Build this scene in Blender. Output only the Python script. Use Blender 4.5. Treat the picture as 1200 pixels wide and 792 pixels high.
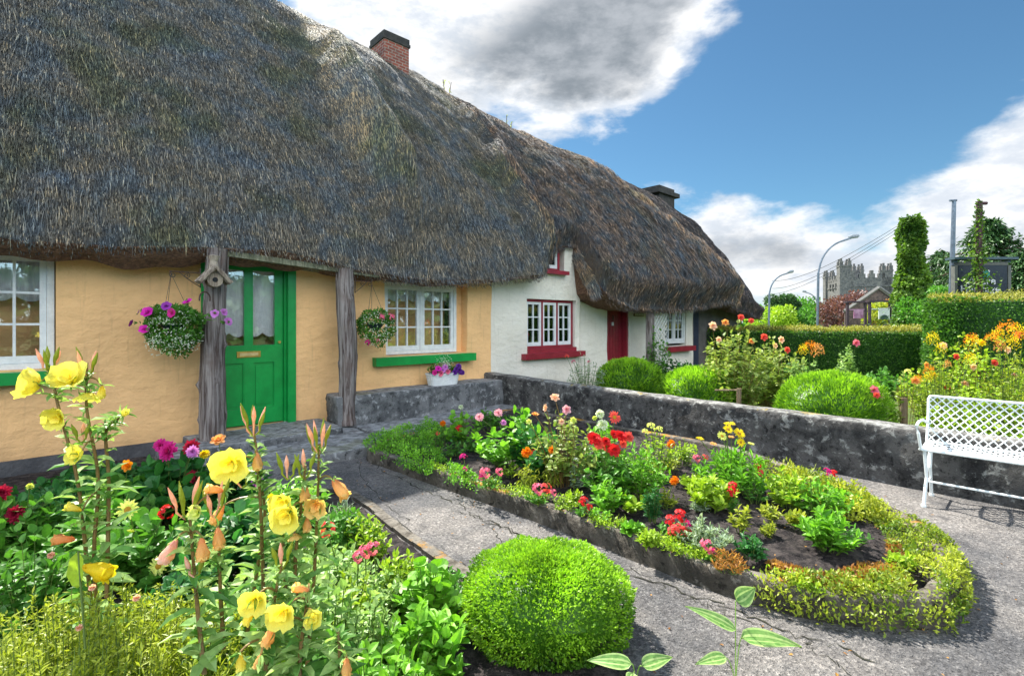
import bpy, math, random
import numpy as np
from mathutils import Vector, Matrix, noise as mnoise
random.seed(7); RNG = np.random.default_rng(7)
scene = bpy.context.scene
for o in list(bpy.data.objects): bpy.data.objects.remove(o)
R = math.radians
# ---------------------------------------------------------------- camera
EYE = 1.45; FOC = 590.0; CX = 600.0; HY = 378.0
cam = bpy.data.cameras.new('camera'); co = bpy.data.objects.new('camera', cam); scene.collection.objects.link(co)
co.location = (0, 0, EYE); co.rotation_euler = (R(90), 0, 0)
cam.sensor_width = 36; cam.lens = 36 * FOC / 1200; cam.shift_y = -0.015; cam.clip_start = .05; cam.clip_end = 3000
scene.camera = co
# ---------------------------------------------------------------- exposure
scene.view_settings.view_transform = 'Standard'; scene.view_settings.look = 'None'
scene.view_settings.gamma = 1; scene.view_settings.use_curve_mapping = False
scene.view_settings.exposure = 1.35
# ---------------------------------------------------------------- sun
SUN_EL = R(51); SH = Vector((.66, -.75, 0)).normalized()
sdir = Vector((-SH.x * math.cos(SUN_EL), -SH.y * math.cos(SUN_EL), math.sin(SUN_EL)))
sl = bpy.data.lights.new('sun', 'SUN'); sl.energy = 5.0; sl.angle = R(.6); sl.color = (1, .95, .86)
so = bpy.data.objects.new('sun', sl); scene.collection.objects.link(so)
so.rotation_euler = sdir.to_track_quat('Z', 'Y').to_euler(); so.location = (-20, 20, 30)
# ---------------------------------------------------------------- world
class NT:
    def __init__(s, tree): s.t = tree; s.n = tree.nodes; s.l = tree.links
    def node(s, typ, **kw):
        n = s.n.new(typ)
        for k, v in kw.items(): setattr(n, k, v)
        return n
    def put(s, sock, v):
        if v is None: return
        if isinstance(v, bpy.types.NodeSocket): s.l.new(v, sock)
        else:
            if isinstance(v, (tuple, list)) and len(v) == 3 and sock.type == 'RGBA': v = (*v, 1)
            sock.default_value = v
    def math(s, op, a, b=None, c=None, clamp=False):
        n = s.node('ShaderNodeMath', operation=op, use_clamp=clamp)
        s.put(n.inputs[0], a)
        if b is not None: s.put(n.inputs[1], b)
        if c is not None: s.put(n.inputs[2], c)
        return n.outputs[0]
    def mix(s, f, a, b, mode='MIX'):
        n = s.node('ShaderNodeMix', data_type='RGBA', blend_type=mode)
        s.put(n.inputs[0], f); s.put(n.inputs[6], a); s.put(n.inputs[7], b)
        return n.outputs[2]
    def noise(s, vec, scale, detail=5, rough=.55, dist=0.0, out=0):
        n = s.node('ShaderNodeTexNoise'); s.put(n.inputs['Vector'], vec)
        n.inputs['Scale'].default_value = scale; n.inputs['Detail'].default_value = detail
        n.inputs['Roughness'].default_value = rough; n.inputs['Distortion'].default_value = dist
        return n.outputs[out]
    def smooth(s, v, a, b, lo=0.0, hi=1.0):
        n = s.node('ShaderNodeMapRange', interpolation_type='SMOOTHSTEP')
        s.put(n.inputs[0], v)
        n.inputs[1].default_value = a; n.inputs[2].default_value = b; n.inputs[3].default_value = lo; n.inputs[4].default_value = hi
        return n.outputs[0]
    def ramp(s, f, stops):
        n = s.node('ShaderNodeValToRGB'); s.put(n.inputs[0], f); e = n.color_ramp.elements
        while len(e) < len(stops): e.new(.5)
        for i, (p, c) in enumerate(stops):
            e[i].position = p; e[i].color = (*c, 1)
        return n.outputs[0]
    def mapping(s, vec, scale=(1, 1, 1), rot=(0, 0, 0)):
        n = s.node('ShaderNodeMapping'); s.put(n.inputs[0], vec)
        n.inputs['Scale'].default_value = scale; n.inputs['Rotation'].default_value = rot
        return n.outputs[0]
    def attr(s, name):
        n = s.node('ShaderNodeAttribute'); n.attribute_name = name; return n.outputs['Fac']

w = bpy.data.worlds.new('World'); scene.world = w; w.use_nodes = True
T = NT(w.node_tree); T.n.clear()
sky = T.node('ShaderNodeTexSky', sky_type='NISHITA'); sky.sun_disc = False
sky.sun_elevation = SUN_EL; sky.sun_rotation = math.atan2(sdir.x, sdir.y)
sky.air_density = 1.0; sky.dust_density = .3; sky.ozone_density = 2.0
tc = T.node('ShaderNodeTexCoord'); vec = tc.outputs['Generated']
sx = T.node('ShaderNodeSeparateXYZ'); T.put(sx.inputs[0], vec)
az = T.math('ARCTAN2', sx.outputs[0], sx.outputs[1]); el = T.math('ARCSINE', sx.outputs[2])
def blob(a0, e0, sa, se, amp, tilt=0.0):
    a = T.math('SUBTRACT', az, R(a0)); e = T.math('SUBTRACT', el, R(e0))
    if tilt: e = T.math('SUBTRACT', e, T.math('MULTIPLY', a, tilt))
    a = T.math('DIVIDE', a, R(sa)); e = T.math('DIVIDE', e, R(se))
    r = T.math('ADD', T.math('MULTIPLY', a, a), T.math('MULTIPLY', e, e))
    return T.math('MULTIPLY', T.math('EXPONENT', T.math('MULTIPLY', r, -1.0)), amp)
warp = T.mapping(vec, (1, 1, 2.2))
n1 = T.noise(warp, 4.2, 9, .58, .25)
n2 = T.noise(warp, 9, 8, .6, .1)
mass = None
for b in [(1, 34, 24, 12, .80, 0), (9, 27, 15, 7.5, .62, .2), (47, 11, 14, 10, .60, 0), (25, 8, 13, 7.5, .50, 0), (36, 4, 20, 4.5, .40, 0),
          (-60, 40, 30, 25, .5, 0), (150, 35, 50, 28, .55, 0), (-150, 30, 45, 25, .5, 0), (100, 20, 30, 15, .35, 0)]:
    v = blob(*b); mass = v if mass is None else T.math('MAXIMUM', mass, v)
hole = blob(35, 21, 13, 9, .38)
dens = T.math('SUBTRACT', T.math('ADD', T.math('ADD', mass, T.math('MULTIPLY', n1, .75)), T.math('MULTIPLY', n2, .22)), hole)
cover = T.smooth(dens, .68, .84)
thick = T.smooth(dens, .80, 1.05)
darkm = T.math('MAXIMUM', blob(7, 26.5, 18, 7.5, 1.5, .2), T.math('ADD', blob(22, 9, 12, 3.2, .65), T.math('ADD', blob(36, 6, 14, 2.6, .65), blob(49, 12, 6, 4, .6))))
darkn = T.smooth(T.math('MULTIPLY', darkm, T.math('ADD', T.noise(warp, 7, 7, .6), .35)), .22, .85)
shade = T.math('MULTIPLY', darkn, thick)
puff = T.noise(warp, 14, 8, .62)
white = T.mix(T.smooth(puff, .35, .65), (3.1, 3.35, 3.7), (4.7, 4.7, 4.7))
grey = T.mix(T.smooth(puff, .3, .7), (1.15, 1.32, 1.5), (2.1, 2.25, 2.45))
ccol = T.mix(shade, white, grey)
skyc = T.mix(1.0, sky.outputs[0], (.32, .48, .52), 'MULTIPLY')
hazec = T.mix(T.smooth(el, R(0), R(11), .55, 0.0), skyc, (3.3, 3.7, 4.1))
full = T.mix(cover, hazec, ccol)
# sky behind the viewer is brightened to light the shaded facades
boost = T.smooth(sx.outputs[1], .05, -.55, 1.0, 3.1)
full = T.mix(1.0, full, boost, 'MULTIPLY')
bg = T.node('ShaderNodeBackground'); T.put(bg.inputs[0], full); bg.inputs[1].default_value = .10
wo = T.node('ShaderNodeOutputWorld'); T.l.new(bg.outputs[0], wo.inputs[0])

# ---------------------------------------------------------------- frame of the cottage row
F0 = np.array([-2.84, 6.5, 0.0]); D = np.array([.7304, .683, 0.0]); N = np.array([-.683, .7304, 0.0]); Z = np.array([0, 0, 1.0])
def L(t, n, z):
    t = np.asarray(t, float)[..., None]; n = np.asarray(n, float)[..., None]; z = np.asarray(z, float)[..., None]
    return F0 + t * D + n * N + z * Z
def G(px, py, z=0.0):      # ground point seen at a pixel
    d = FOC * (EYE - z) / (py - HY); return np.array([(px - CX) / FOC * d, d, z])
def P(px, py, d):          # point at a depth
    return np.array([(px - CX) / FOC * d, d, EYE - (py - HY) / FOC * d])
# ---------------------------------------------------------------- mesh builder
class MB:
    def __init__(s): s.v = []; s.nv = 0; s.q = []; s.t = []
    def add(s, V, F, tint=None, mi=0):
        V = np.asarray(V, float).reshape(-1, 3); F = np.asarray(F, int)
        if len(F) == 0: return s
        k = F.shape[1]; F = F.reshape(-1, k) + s.nv
        s.v.append(V); s.nv += len(V)
        ti = np.full(len(F), .5) if tint is None else np.broadcast_to(np.asarray(tint, float), (len(F),)).copy()
        (s.q if k == 4 else s.t).append((F, ti, np.full(len(F), mi)))
        return s
    def merge(s, o, M=None, off=(0, 0, 0), mi=None):
        V = np.concatenate(o.v)
        if M is not None: V = V @ np.asarray(M).T
        V = V + np.asarray(off); base = s.nv; s.v.append(V); s.nv += len(V)
        for src, dst in ((o.q, s.q), (o.t, s.t)):
            for F, ti, m in src: dst.append((F + base, ti, m if mi is None else np.full(len(F), mi)))
        return s
    def box(s, c, size, ax=None, tint=None, mi=0):     # ax: 3 row axes
        ax = np.eye(3) if ax is None else np.asarray(ax); c = np.asarray(c, float); h = np.asarray(size, float) / 2
        sg = np.array([[-1,-1,-1],[1,-1,-1],[1,1,-1],[-1,1,-1],[-1,-1,1],[1,-1,1],[1,1,1],[-1,1,1]]) * h
        return s.add(c + sg @ ax, [[0,3,2,1],[4,5,6,7],[0,1,5,4],[1,2,6,5],[2,3,7,6],[3,0,4,7]], tint, mi)
    def tnz(s, t0, t1, n0, n1, z0, z1, tint=None, mi=0):  # box in the cottage frame
        V = L([t0,t1,t1,t0]*2, [n0,n0,n1,n1]*2, [z0]*4+[z1]*4)
        return s.add(V, [[0,3,2,1],[4,5,6,7],[0,1,5,4],[1,2,6,5],[2,3,7,6],[3,0,4,7]], tint, mi)
    def tube(s, pts, r, seg=6, tint=None, mi=0, cap=True):
        pts = np.asarray(pts, float); n = len(pts); r = np.broadcast_to(np.asarray(r, float), (n,))
        tg = np.gradient(pts, axis=0); tg /= np.linalg.norm(tg, axis=1)[:, None] + 1e-9
        ref = np.array([0, 0, 1.0]) if abs(tg[0] @ Z) < .9 else np.array([1.0, 0, 0])
        a = np.cross(tg, ref); a /= np.linalg.norm(a, axis=1)[:, None] + 1e-9; b = np.cross(tg, a)
        th = np.arange(seg) / seg * 2 * math.pi
        V = pts[:, None] + r[:, None, None] * (np.cos(th)[None, :, None] * a[:, None] + np.sin(th)[None, :, None] * b[:, None])
        F = [[i*seg+j, i*seg+(j+1)%seg, (i+1)*seg+(j+1)%seg, (i+1)*seg+j] for i in range(n-1) for j in range(seg)]
        base = s.nv; s.add(V, F, tint, mi)
        if cap:
            C2 = np.concatenate([V[0], V[-1], pts[[0, -1]]])
            Ft = [[(j+1)%seg, j, 2*seg] for j in range(seg)] + [[seg+j, seg+(j+1)%seg, 2*seg+1] for j in range(seg)]
            s.add(C2, Ft, tint, mi)
        return s
    def grid(s, V, tint=None, mi=0, flip=False):           # V (a,b,3)
        a, b = V.shape[:2]; i, j = np.meshgrid(np.arange(a-1), np.arange(b-1), indexing='ij')
        k = (i*b+j).ravel(); F = np.stack([k, k+b, k+b+1, k+1], 1)
        if flip: F = F[:, ::-1]
        return s.add(V.reshape(-1, 3), F, tint, mi)
    def build(s, name, mat, parent=None, smooth=False, label=None, origin=None):
        V = np.concatenate(s.v)
        if parent is not None: off = np.array(world_loc(parent))
        elif origin is not None: off = np.asarray(origin, float)
        else: off = np.zeros(3)
        me = bpy.data.meshes.new(name); V = V - off
        me.vertices.add(len(V)); me.vertices.foreach_set('co', V.astype(np.float32).ravel())
        Fs = [f for f in s.q] + [f for f in s.t]
        loops = np.concatenate([f[0].ravel() for f in Fs]); tot = np.concatenate([np.full(len(f[0]), f[0].shape[1]) for f in Fs])
        st = np.concatenate([[0], np.cumsum(tot)[:-1]])
        me.loops.add(len(loops)); me.loops.foreach_set('vertex_index', loops.astype(np.int32))
        me.polygons.add(len(tot)); me.polygons.foreach_set('loop_start', st.astype(np.int32)); me.polygons.foreach_set('loop_total', tot.astype(np.int32))
        me.polygons.foreach_set('material_index', np.concatenate([f[2] for f in Fs]).astype(np.int32))
        me.polygons.foreach_set('use_smooth', np.full(len(tot), smooth))
        me.update(calc_edges=True)
        at = me.attributes.new('tint', 'FLOAT', 'FACE'); at.data.foreach_set('value', np.concatenate([f[1] for f in Fs]).astype(np.float32))
        for m in (mat if isinstance(mat, (list, tuple)) else [mat]): me.materials.append(m)
        o = bpy.data.objects.new(name, me); scene.collection.objects.link(o)
        if parent is not None: o.parent = parent
        else: o.location = off
        if label: o['label'] = label
        return o
def world_loc(o):
    v = Vector(o.location)
    while o.parent: o = o.parent; v += o.location
    return v
def tag(o, label=None, cat=None, group=None, kind=None):
    if label: o['label'] = label
    if cat: o['category'] = cat
    if group: o['group'] = group
    if kind: o['kind'] = kind
    return o
def empty(name, loc, label, cat, group=None):
    o = bpy.data.objects.new(name, None); scene.collection.objects.link(o); o.empty_display_size = .1
    o.location = tuple(float(x) for x in loc); return tag(o, label, cat, group)
def blocknoise(P3, sc, seed=0):
    return np.array([mnoise.noise(Vector((p[0]*sc+seed, p[1]*sc, p[2]*sc))) for p in P3])
# ---------------------------------------------------------------- materials
MC = {}
def mat_new(name):
    m = bpy.data.materials.new(name); m.use_nodes = True; t = NT(m.node_tree)
    b = t.n['Principled BSDF']; out = t.n['Material Output']
    tc = t.node('ShaderNodeTexCoord'); return m, t, b, out, tc.outputs['Object']
def setup(t, b, col=None, rough=None, bump=None, bs=.3, bd=.02, spec=None):
    if col is not None: t.put(b.inputs['Base Color'], col)
    if rough is not None: t.put(b.inputs['Roughness'], rough)
    if spec is not None: b.inputs['Specular IOR Level'].default_value = spec
    if bump is not None:
        n = t.node('ShaderNodeBump'); n.inputs['Strength'].default_value = bs; n.inputs['Distance'].default_value = bd
        t.put(n.inputs['Height'], bump); t.l.new(n.outputs[0], b.inputs['Normal'])
def pm(name, c1, c2=None, sc=6, rough=.6, bs=.2, bd=.01, bsc=40, metal=0, spec=.4, strx=(1, 1, 1), lo=.35, hi=.65):
    if name in MC: return MC[name]
    m, t, b, out, ob = mat_new(name); v = t.mapping(ob, strx)
    c2 = c2 or tuple(x * .75 for x in c1)
    f = t.smooth(t.noise(v, sc, 8, .62), lo, hi)
    f2 = t.smooth(t.noise(v, sc * 6, 6, .6), .3, .7)
    col = t.mix(f, c2, c1); col = t.mix(t.math('MULTIPLY', f2, .25), col, tuple(x * .7 for x in c2))
    setup(t, b, col, rough, t.noise(v, bsc, 8, .6), bs, bd, spec); b.inputs['Metallic'].default_value = metal
    MC[name] = m; return m
def leafmat(name, dark, lite, trans=.35, rough=.45, spec=.4, sc=2.0):
    if name in MC: return MC[name]
    m, t, b, out, ob = mat_new(name)
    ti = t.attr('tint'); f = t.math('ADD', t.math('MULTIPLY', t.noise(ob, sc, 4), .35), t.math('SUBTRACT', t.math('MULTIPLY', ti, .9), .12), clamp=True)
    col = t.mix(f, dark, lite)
    vein = t.smooth(t.noise(ob, 60, 3), .3, .7, .85, 1.12)
    col = t.mix(1.0, col, t.math('MULTIPLY', vein, 1.0), 'MULTIPLY')
    setup(t, b, col, rough, None, spec=spec)
    tr = t.node('ShaderNodeBsdfTranslucent'); t.put(tr.inputs[0], t.mix(1.0, col, (1.3, 1.35, .7), 'MULTIPLY'))
    mx = t.node('ShaderNodeMixShader'); mx.inputs[0].default_value = trans
    t.l.new(b.outputs[0], mx.inputs[1]); t.l.new(tr.outputs[0], mx.inputs[2]); t.l.new(mx.outputs[0], out.inputs[0])
    MC[name] = m; return m
def petalmat(name, c, c2=None, trans=.4):
    return leafmat('petal_' + name, c2 or tuple(x * .62 for x in c), c, trans, .55, .25, 12)
# ---------------------------------------------------------------- leaves
LT = {
 'rhomb': (np.array([[0,0,0],[.5,-.5,.02],[1,0,-.04],[.5,.5,.02]]), [[0,1,2,3]]),
 'lance': (np.array([[0,0,0],[.33,-.5,.10],[.33,0,.0],[.33,.5,.10],[.7,-.36,.03],[.7,0,-.06],[.7,.36,.03],[1,0,-.2]]), [[0,1,2,2],[0,2,3,3],[1,4,5,2],[2,5,6,3],[4,7,5,5],[5,7,6,6]]),
 'round': (np.array([[0,0,0],[.2,-.42,.05],[.3,0,.0],[.2,.42,.05],[.62,-.52,.07],[.62,0,.0],[.62,.52,.07],[.92,-.26,0],[.92,.26,0],[1,0,-.05]]),
           [[0,1,2,2],[0,2,3,3],[1,4,5,2],[2,5,6,3],[4,7,5,5],[5,8,6,6],[7,9,8,5]]),
 'blade': (np.array([[0,-.5,0],[0,.5,0],[.45,-.45,.12],[.45,.45,.12],[.8,-.3,.04],[.8,.3,.04],[1,0,-.12]]), [[0,2,3,1],[2,4,5,3],[4,6,5,5]]),
}
LT2 = {}
for k_, (v_, f_) in LT.items():
    LT2[k_] = (v_, np.array([f for f in f_ if len(set(f)) == 4] or np.zeros((0, 4), int)).reshape(-1, 4), np.array([f[:3] if len(set(f[:3])) == 3 else f[1:] for f in f_ if len(set(f)) == 3]).reshape(-1, 3).astype(int))
def nrm(a): return a / (np.linalg.norm(a, axis=-1, keepdims=True) + 1e-9)
def leaves(mb, O, A, Ln, Wd, up=None, kind='lance', tint=None, mi=0, roll=.5):
    O = np.asarray(O, float); A = nrm(np.asarray(A, float)); n = len(O)
    if n == 0: return mb
    Ln = np.broadcast_to(np.asarray(Ln, float), (n,)); Wd = np.broadcast_to(np.asarray(Wd, float), (n,))
    U = np.tile(Z, (n, 1)) if up is None else np.asarray(up, float)
    U = U + RNG.normal(0, roll, (n, 3))
    S = nrm(np.cross(A, U)); Nn = np.cross(S, A)
    tv, tq, tt = LT2[kind]; k = len(tv)
    V = O[:, None] + (Ln[:, None] * tv[:, 0])[..., None] * A[:, None] + (Wd[:, None] * tv[:, 1])[..., None] * S[:, None] + (Ln[:, None] * tv[:, 2])[..., None] * Nn[:, None]
    tint = RNG.random(n) if tint is None else np.broadcast_to(np.asarray(tint, float), (n,))
    base = mb.nv; mb.v.append(V.reshape(-1, 3)); mb.nv += n * k
    off = (base + np.arange(n) * k)[:, None, None]
    if len(tq): F = (tq[None] + off).reshape(-1, 4); mb.q.append((F, np.repeat(tint, len(tq)), np.full(len(F), mi)))
    if len(tt): F = (tt[None] + off).reshape(-1, 3); mb.t.append((F, np.repeat(tint, len(tt)), np.full(len(F), mi)))
    return mb
def rdir(n, zb=0.0):
    v = RNG.normal(0, 1, (n, 3)); v[:, 2] += zb; return nrm(v)
# ================================================================ surface materials
def m_plaster(name, c, c_dirt, zlow=.0):
    m, t, b, out, ob = mat_new(name)
    big = t.smooth(t.noise(ob, 1.3, 6, .6), .35, .7); fine = t.noise(t.mapping(ob, (1, 1, 2.6)), 9, 8, .65)
    col = t.mix(t.math('MULTIPLY', big, .55), c, c_dirt)
    col = t.mix(t.smooth(fine, .50, .72, 0, .38), col, tuple(x * .74 for x in c))
    sz = t.node('ShaderNodeSeparateXYZ'); t.put(sz.inputs[0], ob)
    low = t.math('MULTIPLY', t.smooth(t.math('ADD', sz.outputs[2], t.math('MULTIPLY', t.noise(ob, 5, 5), .5)), .68, .22), .75)
    col = t.mix(low, col, tuple(x * .74 for x in c_dirt))
    drip = t.smooth(t.noise(t.mapping(ob, (7, 7, .5)), 3, 5, .6), .56, .72, 0, .30); col = t.mix(drip, col, tuple(x * .72 for x in c_dirt))
    h = t.math('ADD', t.noise(t.mapping(ob, (1, 1, 1.8)), 5, 8, .55), t.math('MULTIPLY', t.noise(ob, 45, 6, .6), .22))
    setup(t, b, col, .88, h, .75, .035, .2); return m
ORANGE = m_plaster('ochre_plaster', (.88, .535, .25), (.70, .43, .21))
CREAM = m_plaster('cream_plaster', (.78, .74, .66), (.62, .57, .47))
GREEN = pm('green_gloss_paint', (.008, .33, .065), (.006, .26, .05), 4, .28, .25, .004, 30, spec=.5)
RED = pm('dark_red_paint', (.30, .022, .040), (.22, .018, .03), 5, .35, .3, .004, 30)
WHITE = pm('white_paint', (.78, .80, .80), (.66, .69, .70), 9, .4, .3, .004, 40)
BRASS = pm('brass', (.75, .48, .14), (.6, .36, .1), 20, .28, .2, .002, 60, metal=.9)
IRON = pm('rusty_iron', (.10, .05, .03), (.04, .03, .03), 40, .6, .4, .003, 90)
DARK = pm('dark_interior', (.02, .022, .024), (.012, .013, .014), 3, .9)
LACE = pm('lace_curtain', (.84, .85, .86), (.72, .74, .77), 14, .9, .6, .01, 30, strx=(4, 4, .6))
NETC = pm('net_curtain', (.50, .56, .58), (.30, .36, .38), 10, .9, .8, .02, 14, strx=(5, 5, .35))
DARKREDBRICK = None
def m_glass():
    m, t, b, out, ob = mat_new('window_glass'); t.n.remove(b)
    g = t.node('ShaderNodeBsdfGlossy'); g.inputs['Roughness'].default_value = .02; g.inputs['Color'].default_value = (.95, .97, 1, 1)
    bp = t.node('ShaderNodeBump'); bp.inputs['Strength'].default_value = .08; bp.inputs['Distance'].default_value = .01
    t.put(bp.inputs['Height'], t.noise(ob, 5, 3)); t.l.new(bp.outputs[0], g.inputs['Normal'])
    tr = t.node('ShaderNodeBsdfTransparent'); fr = t.node('ShaderNodeFresnel'); fr.inputs[0].default_value = 1.5
    mx = t.node('ShaderNodeMixShader'); t.put(mx.inputs[0], t.math('ADD', t.math('MULTIPLY', fr.outputs[0], 1.5), .06, clamp=True))
    t.l.new(tr.outputs[0], mx.inputs[1]); t.l.new(g.outputs[0], mx.inputs[2]); t.l.new(mx.outputs[0], out.inputs[0]); return m
GLASS = m_glass()
def m_thatch(name, cool, warm, moss=.5):
    m, t, b, out, ob = mat_new(name)
    ti = t.attr('tint'); big = t.noise(ob, .8, 5, .6); med = t.noise(ob, 3.0, 6, .65, .3)
    base = t.mix(t.smooth(med, .36, .60), cool, warm)
    blue = t.smooth(t.noise(ob, 1.7, 4, .6, .2, 0), .50, .66, 0, .28)
    base = t.mix(blue, base, (cool[0] * .75, cool[1] * 1.0, cool[2] * 1.35))
    mo = t.math('MULTIPLY', t.smooth(big, .50, .68), moss)
    base = t.mix(mo, base, (.10, .125, .035))
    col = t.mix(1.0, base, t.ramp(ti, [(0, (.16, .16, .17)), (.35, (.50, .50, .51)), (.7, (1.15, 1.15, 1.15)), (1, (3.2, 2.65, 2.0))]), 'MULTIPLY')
    st = t.noise(t.mapping(ob, (14, 14, 3)), 6, 5, .6)
    setup(t, b, col, .62, st, .9, .03, .35); return m
TH_A = m_thatch('weathered_thatch', (.160, .188, .205), (.25, .222, .170), .55)
TH_B = m_thatch('older_dark_thatch', (.125, .140, .155), (.25, .185, .14), .25)
TH_C = m_thatch('far_dark_thatch', (.085, .085, .098), (.15, .115, .10), .15)
UNDER = pm('thatch_cut_ends', (.26, .14, .08), (.11, .06, .04), 22, .9, 1.0, .03, 60, strx=(1, 1, 2))
def m_stone(name, dark, mid, pale, moss=(.30, .24, .03), msc=0.0, zrep=2.0):
    m, t, b, out, ob = mat_new(name)
    a = t.noise(ob, 3.2, 9, .68, .4); c = t.noise(ob, 11, 9, .7, .3); g = t.noise(ob, 40, 6, .7)
    col = t.mix(t.smooth(a, .40, .60), dark, mid)
    col = t.mix(t.smooth(c, .54, .66), col, pale)
    col = t.mix(t.smooth(c, .46, .36), col, tuple(x * .5 for x in dark))
    col = t.mix(t.smooth(g, .60, .72, 0, .6), col, pale)
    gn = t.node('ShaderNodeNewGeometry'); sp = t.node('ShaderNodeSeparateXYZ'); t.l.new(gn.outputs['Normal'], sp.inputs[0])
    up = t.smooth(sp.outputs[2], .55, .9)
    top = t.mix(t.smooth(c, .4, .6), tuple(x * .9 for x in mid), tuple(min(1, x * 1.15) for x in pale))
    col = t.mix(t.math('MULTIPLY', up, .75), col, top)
    mm = t.math('MULTIPLY', t.smooth(t.noise(ob, 1.9, 6, .7), .56, .64), t.math('MULTIPLY', up, msc))
    col = t.mix(mm, col, moss)
    setup(t, b, col, .9, t.math('ADD', c, t.math('MULTIPLY', g, .5)), 1.0, .03, .25); return m
STONE = m_stone('lichened_wall_render', (.038, .037, .037), (.115, .110, .105), (.33, .33, .31), (.42, .30, .02), .9)
LEDGE = m_stone('grey_rendered_ledge', (.085, .09, .095), (.19, .195, .20), (.36, .37, .38), (.2, .2, .05), .3)
KERB = m_stone('mossy_concrete_kerb', (.05, .044, .035), (.12, .105, .085), (.22, .20, .17), (.40, .20, .02), 1.0)
def m_concrete():
    m, t, b, out, ob = mat_new('old_concrete')
    a = t.noise(ob, 1.1, 8, .62, .3); c = t.noise(ob, 6, 8, .7); g = t.noise(ob, 48, 6, .8); v = t.node('ShaderNodeTexVoronoi'); t.put(v.inputs['Vector'], ob); v.inputs['Scale'].default_value = 85
    col = t.mix(t.smooth(a, .36, .64), (.11, .11, .115), (.27, .25, .232))
    col = t.mix(t.smooth(c, .50, .70, 0, .5), col, (.30, .29, .28))
    col = t.mix(t.smooth(c, .46, .34, 0, .55), col, (.055, .055, .06))
    col = t.mix(t.smooth(g, .50, .66, 0, .8), col, (.075, .075, .08))
    col = t.mix(t.smooth(g, .42, .34, 0, .7), col, (.45, .43, .41))
    vs = t.node('ShaderNodeSeparateColor'); t.l.new(v.outputs['Color'], vs.inputs[0]); col = t.mix(1.0, col, t.ramp(vs.outputs[0], [(0, (.55, .55, .56)), (.35, (.85, .85, .85)), (.8, (1.08, 1.08, 1.08)), (1, (1.6, 1.58, 1.55))]), 'MULTIPLY')
    gravel = t.smooth(v.outputs['Distance'], .0, .5)
    setup(t, b, col, .82, t.math('ADD', t.math('MULTIPLY', g, .8), t.math('ADD', t.math('MULTIPLY', c, .5), t.math('MULTIPLY', gravel, .35))), 1.0, .022, .35); return m
CONC = m_concrete()
def m_soil():
    m, t, b, out, ob = mat_new('garden_soil')
    c = t.noise(ob, 14, 8, .7); g = t.noise(ob, 70, 6, .75)
    col = t.mix(t.smooth(c, .4, .62), (.030, .026, .028), (.125, .105, .10)); col = t.mix(t.smooth(g, .57, .66), col, (.19, .16, .145))
    setup(t, b, col, .92, t.math('ADD', c, g), 1.0, .05, .2); return m
SOIL = m_soil()
LAWN = pm('lawn_grass', (.12, .16, .03), (.06, .10, .016), 5, .9, 1.0, .03, 60)
ROAD = pm('road_asphalt', (.06, .06, .062), (.045, .045, .047), 3, .9, .5, .01, 80)
CRACK = pm('crack_dirt', (.018, .017, .016), (.03, .032, .018), 30, 1.0)
def m_wood(name, c1, c2, c3):
    m, t, b, out, ob = mat_new(name)
    v = t.mapping(ob, (1, 1, .07)); a = t.noise(v, 26, 8, .65, .6); c = t.noise(ob, 3, 6, .6)
    col = t.mix(t.smooth(a, .38, .62), c1, c2); col = t.mix(t.smooth(c, .5, .7, 0, .7), col, c3)
    setup(t, b, col, .85, a, 1.0, .03, .2); return m
WOOD = m_wood('weathered_grey_timber', (.075, .055, .05), (.30, .27, .26), (.16, .115, .10))
STAKE = m_wood('stake_timber', (.16, .11, .07), (.32, .24, .16), (.2, .16, .1))
# ================================================================ ground
def L1(t, n, z): return L(t, n, z).reshape(3)
def sheet(name, pts, z, mat, kind='structure', parent=None):
    mb = MB(); n = len(pts); V = [(p[0], p[1], z) for p in pts]
    me = bpy.data.meshes.new(name); me.from_pydata(V, [], [list(range(n))]); me.materials.append(mat)
    o = bpy.data.objects.new(name, me); scene.collection.objects.link(o)
    if kind: o['kind'] = kind
    if parent: o.parent = parent
    return o
sheet('ground', [(-400, -400), (900, -400), (900, 900), (-400, 900)], -.02, LAWN)
WA = np.array([-.51, 8.75]); WB = np.array([3.53, 4.39]); WD = (WB - WA) / np.linalg.norm(WB - WA); WN = np.array([WD[1], -WD[0]]) * -1   # WN: to the far side
if WN @ np.array([1, 1]) < 0: WN = -WN
def W(s, q, z): p = WA + WD * s + WN * q; return np.array([p[0], p[1], z])
WE = WA + WD * 9
sheet('path', [(-9, -3), (WE[0], -3), (WE[0], WE[1]), (WA[0] + .05, WA[1] + .05), (-9, 1.2)], 0.0, CONC)
sheet('road', [tuple(L1(-40, -9, 0)[:2]), tuple(L1(60, -9, 0)[:2]), tuple(L1(60, -17, 0)[:2]), tuple(L1(-40, -17, 0)[:2])], -.014, ROAD)
# street beyond the hedge
sheet('road', [(-10, 21), (60, 13.5), (70, 19), (-10, 27.5)], -.016, ROAD)
sheet('pavement', [(-10, 27.5), (70, 19), (70, 21), (-10, 29.5)], -.012, pm('pavement_slab', (.22, .21, .2), None, 4, .9))
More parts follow.
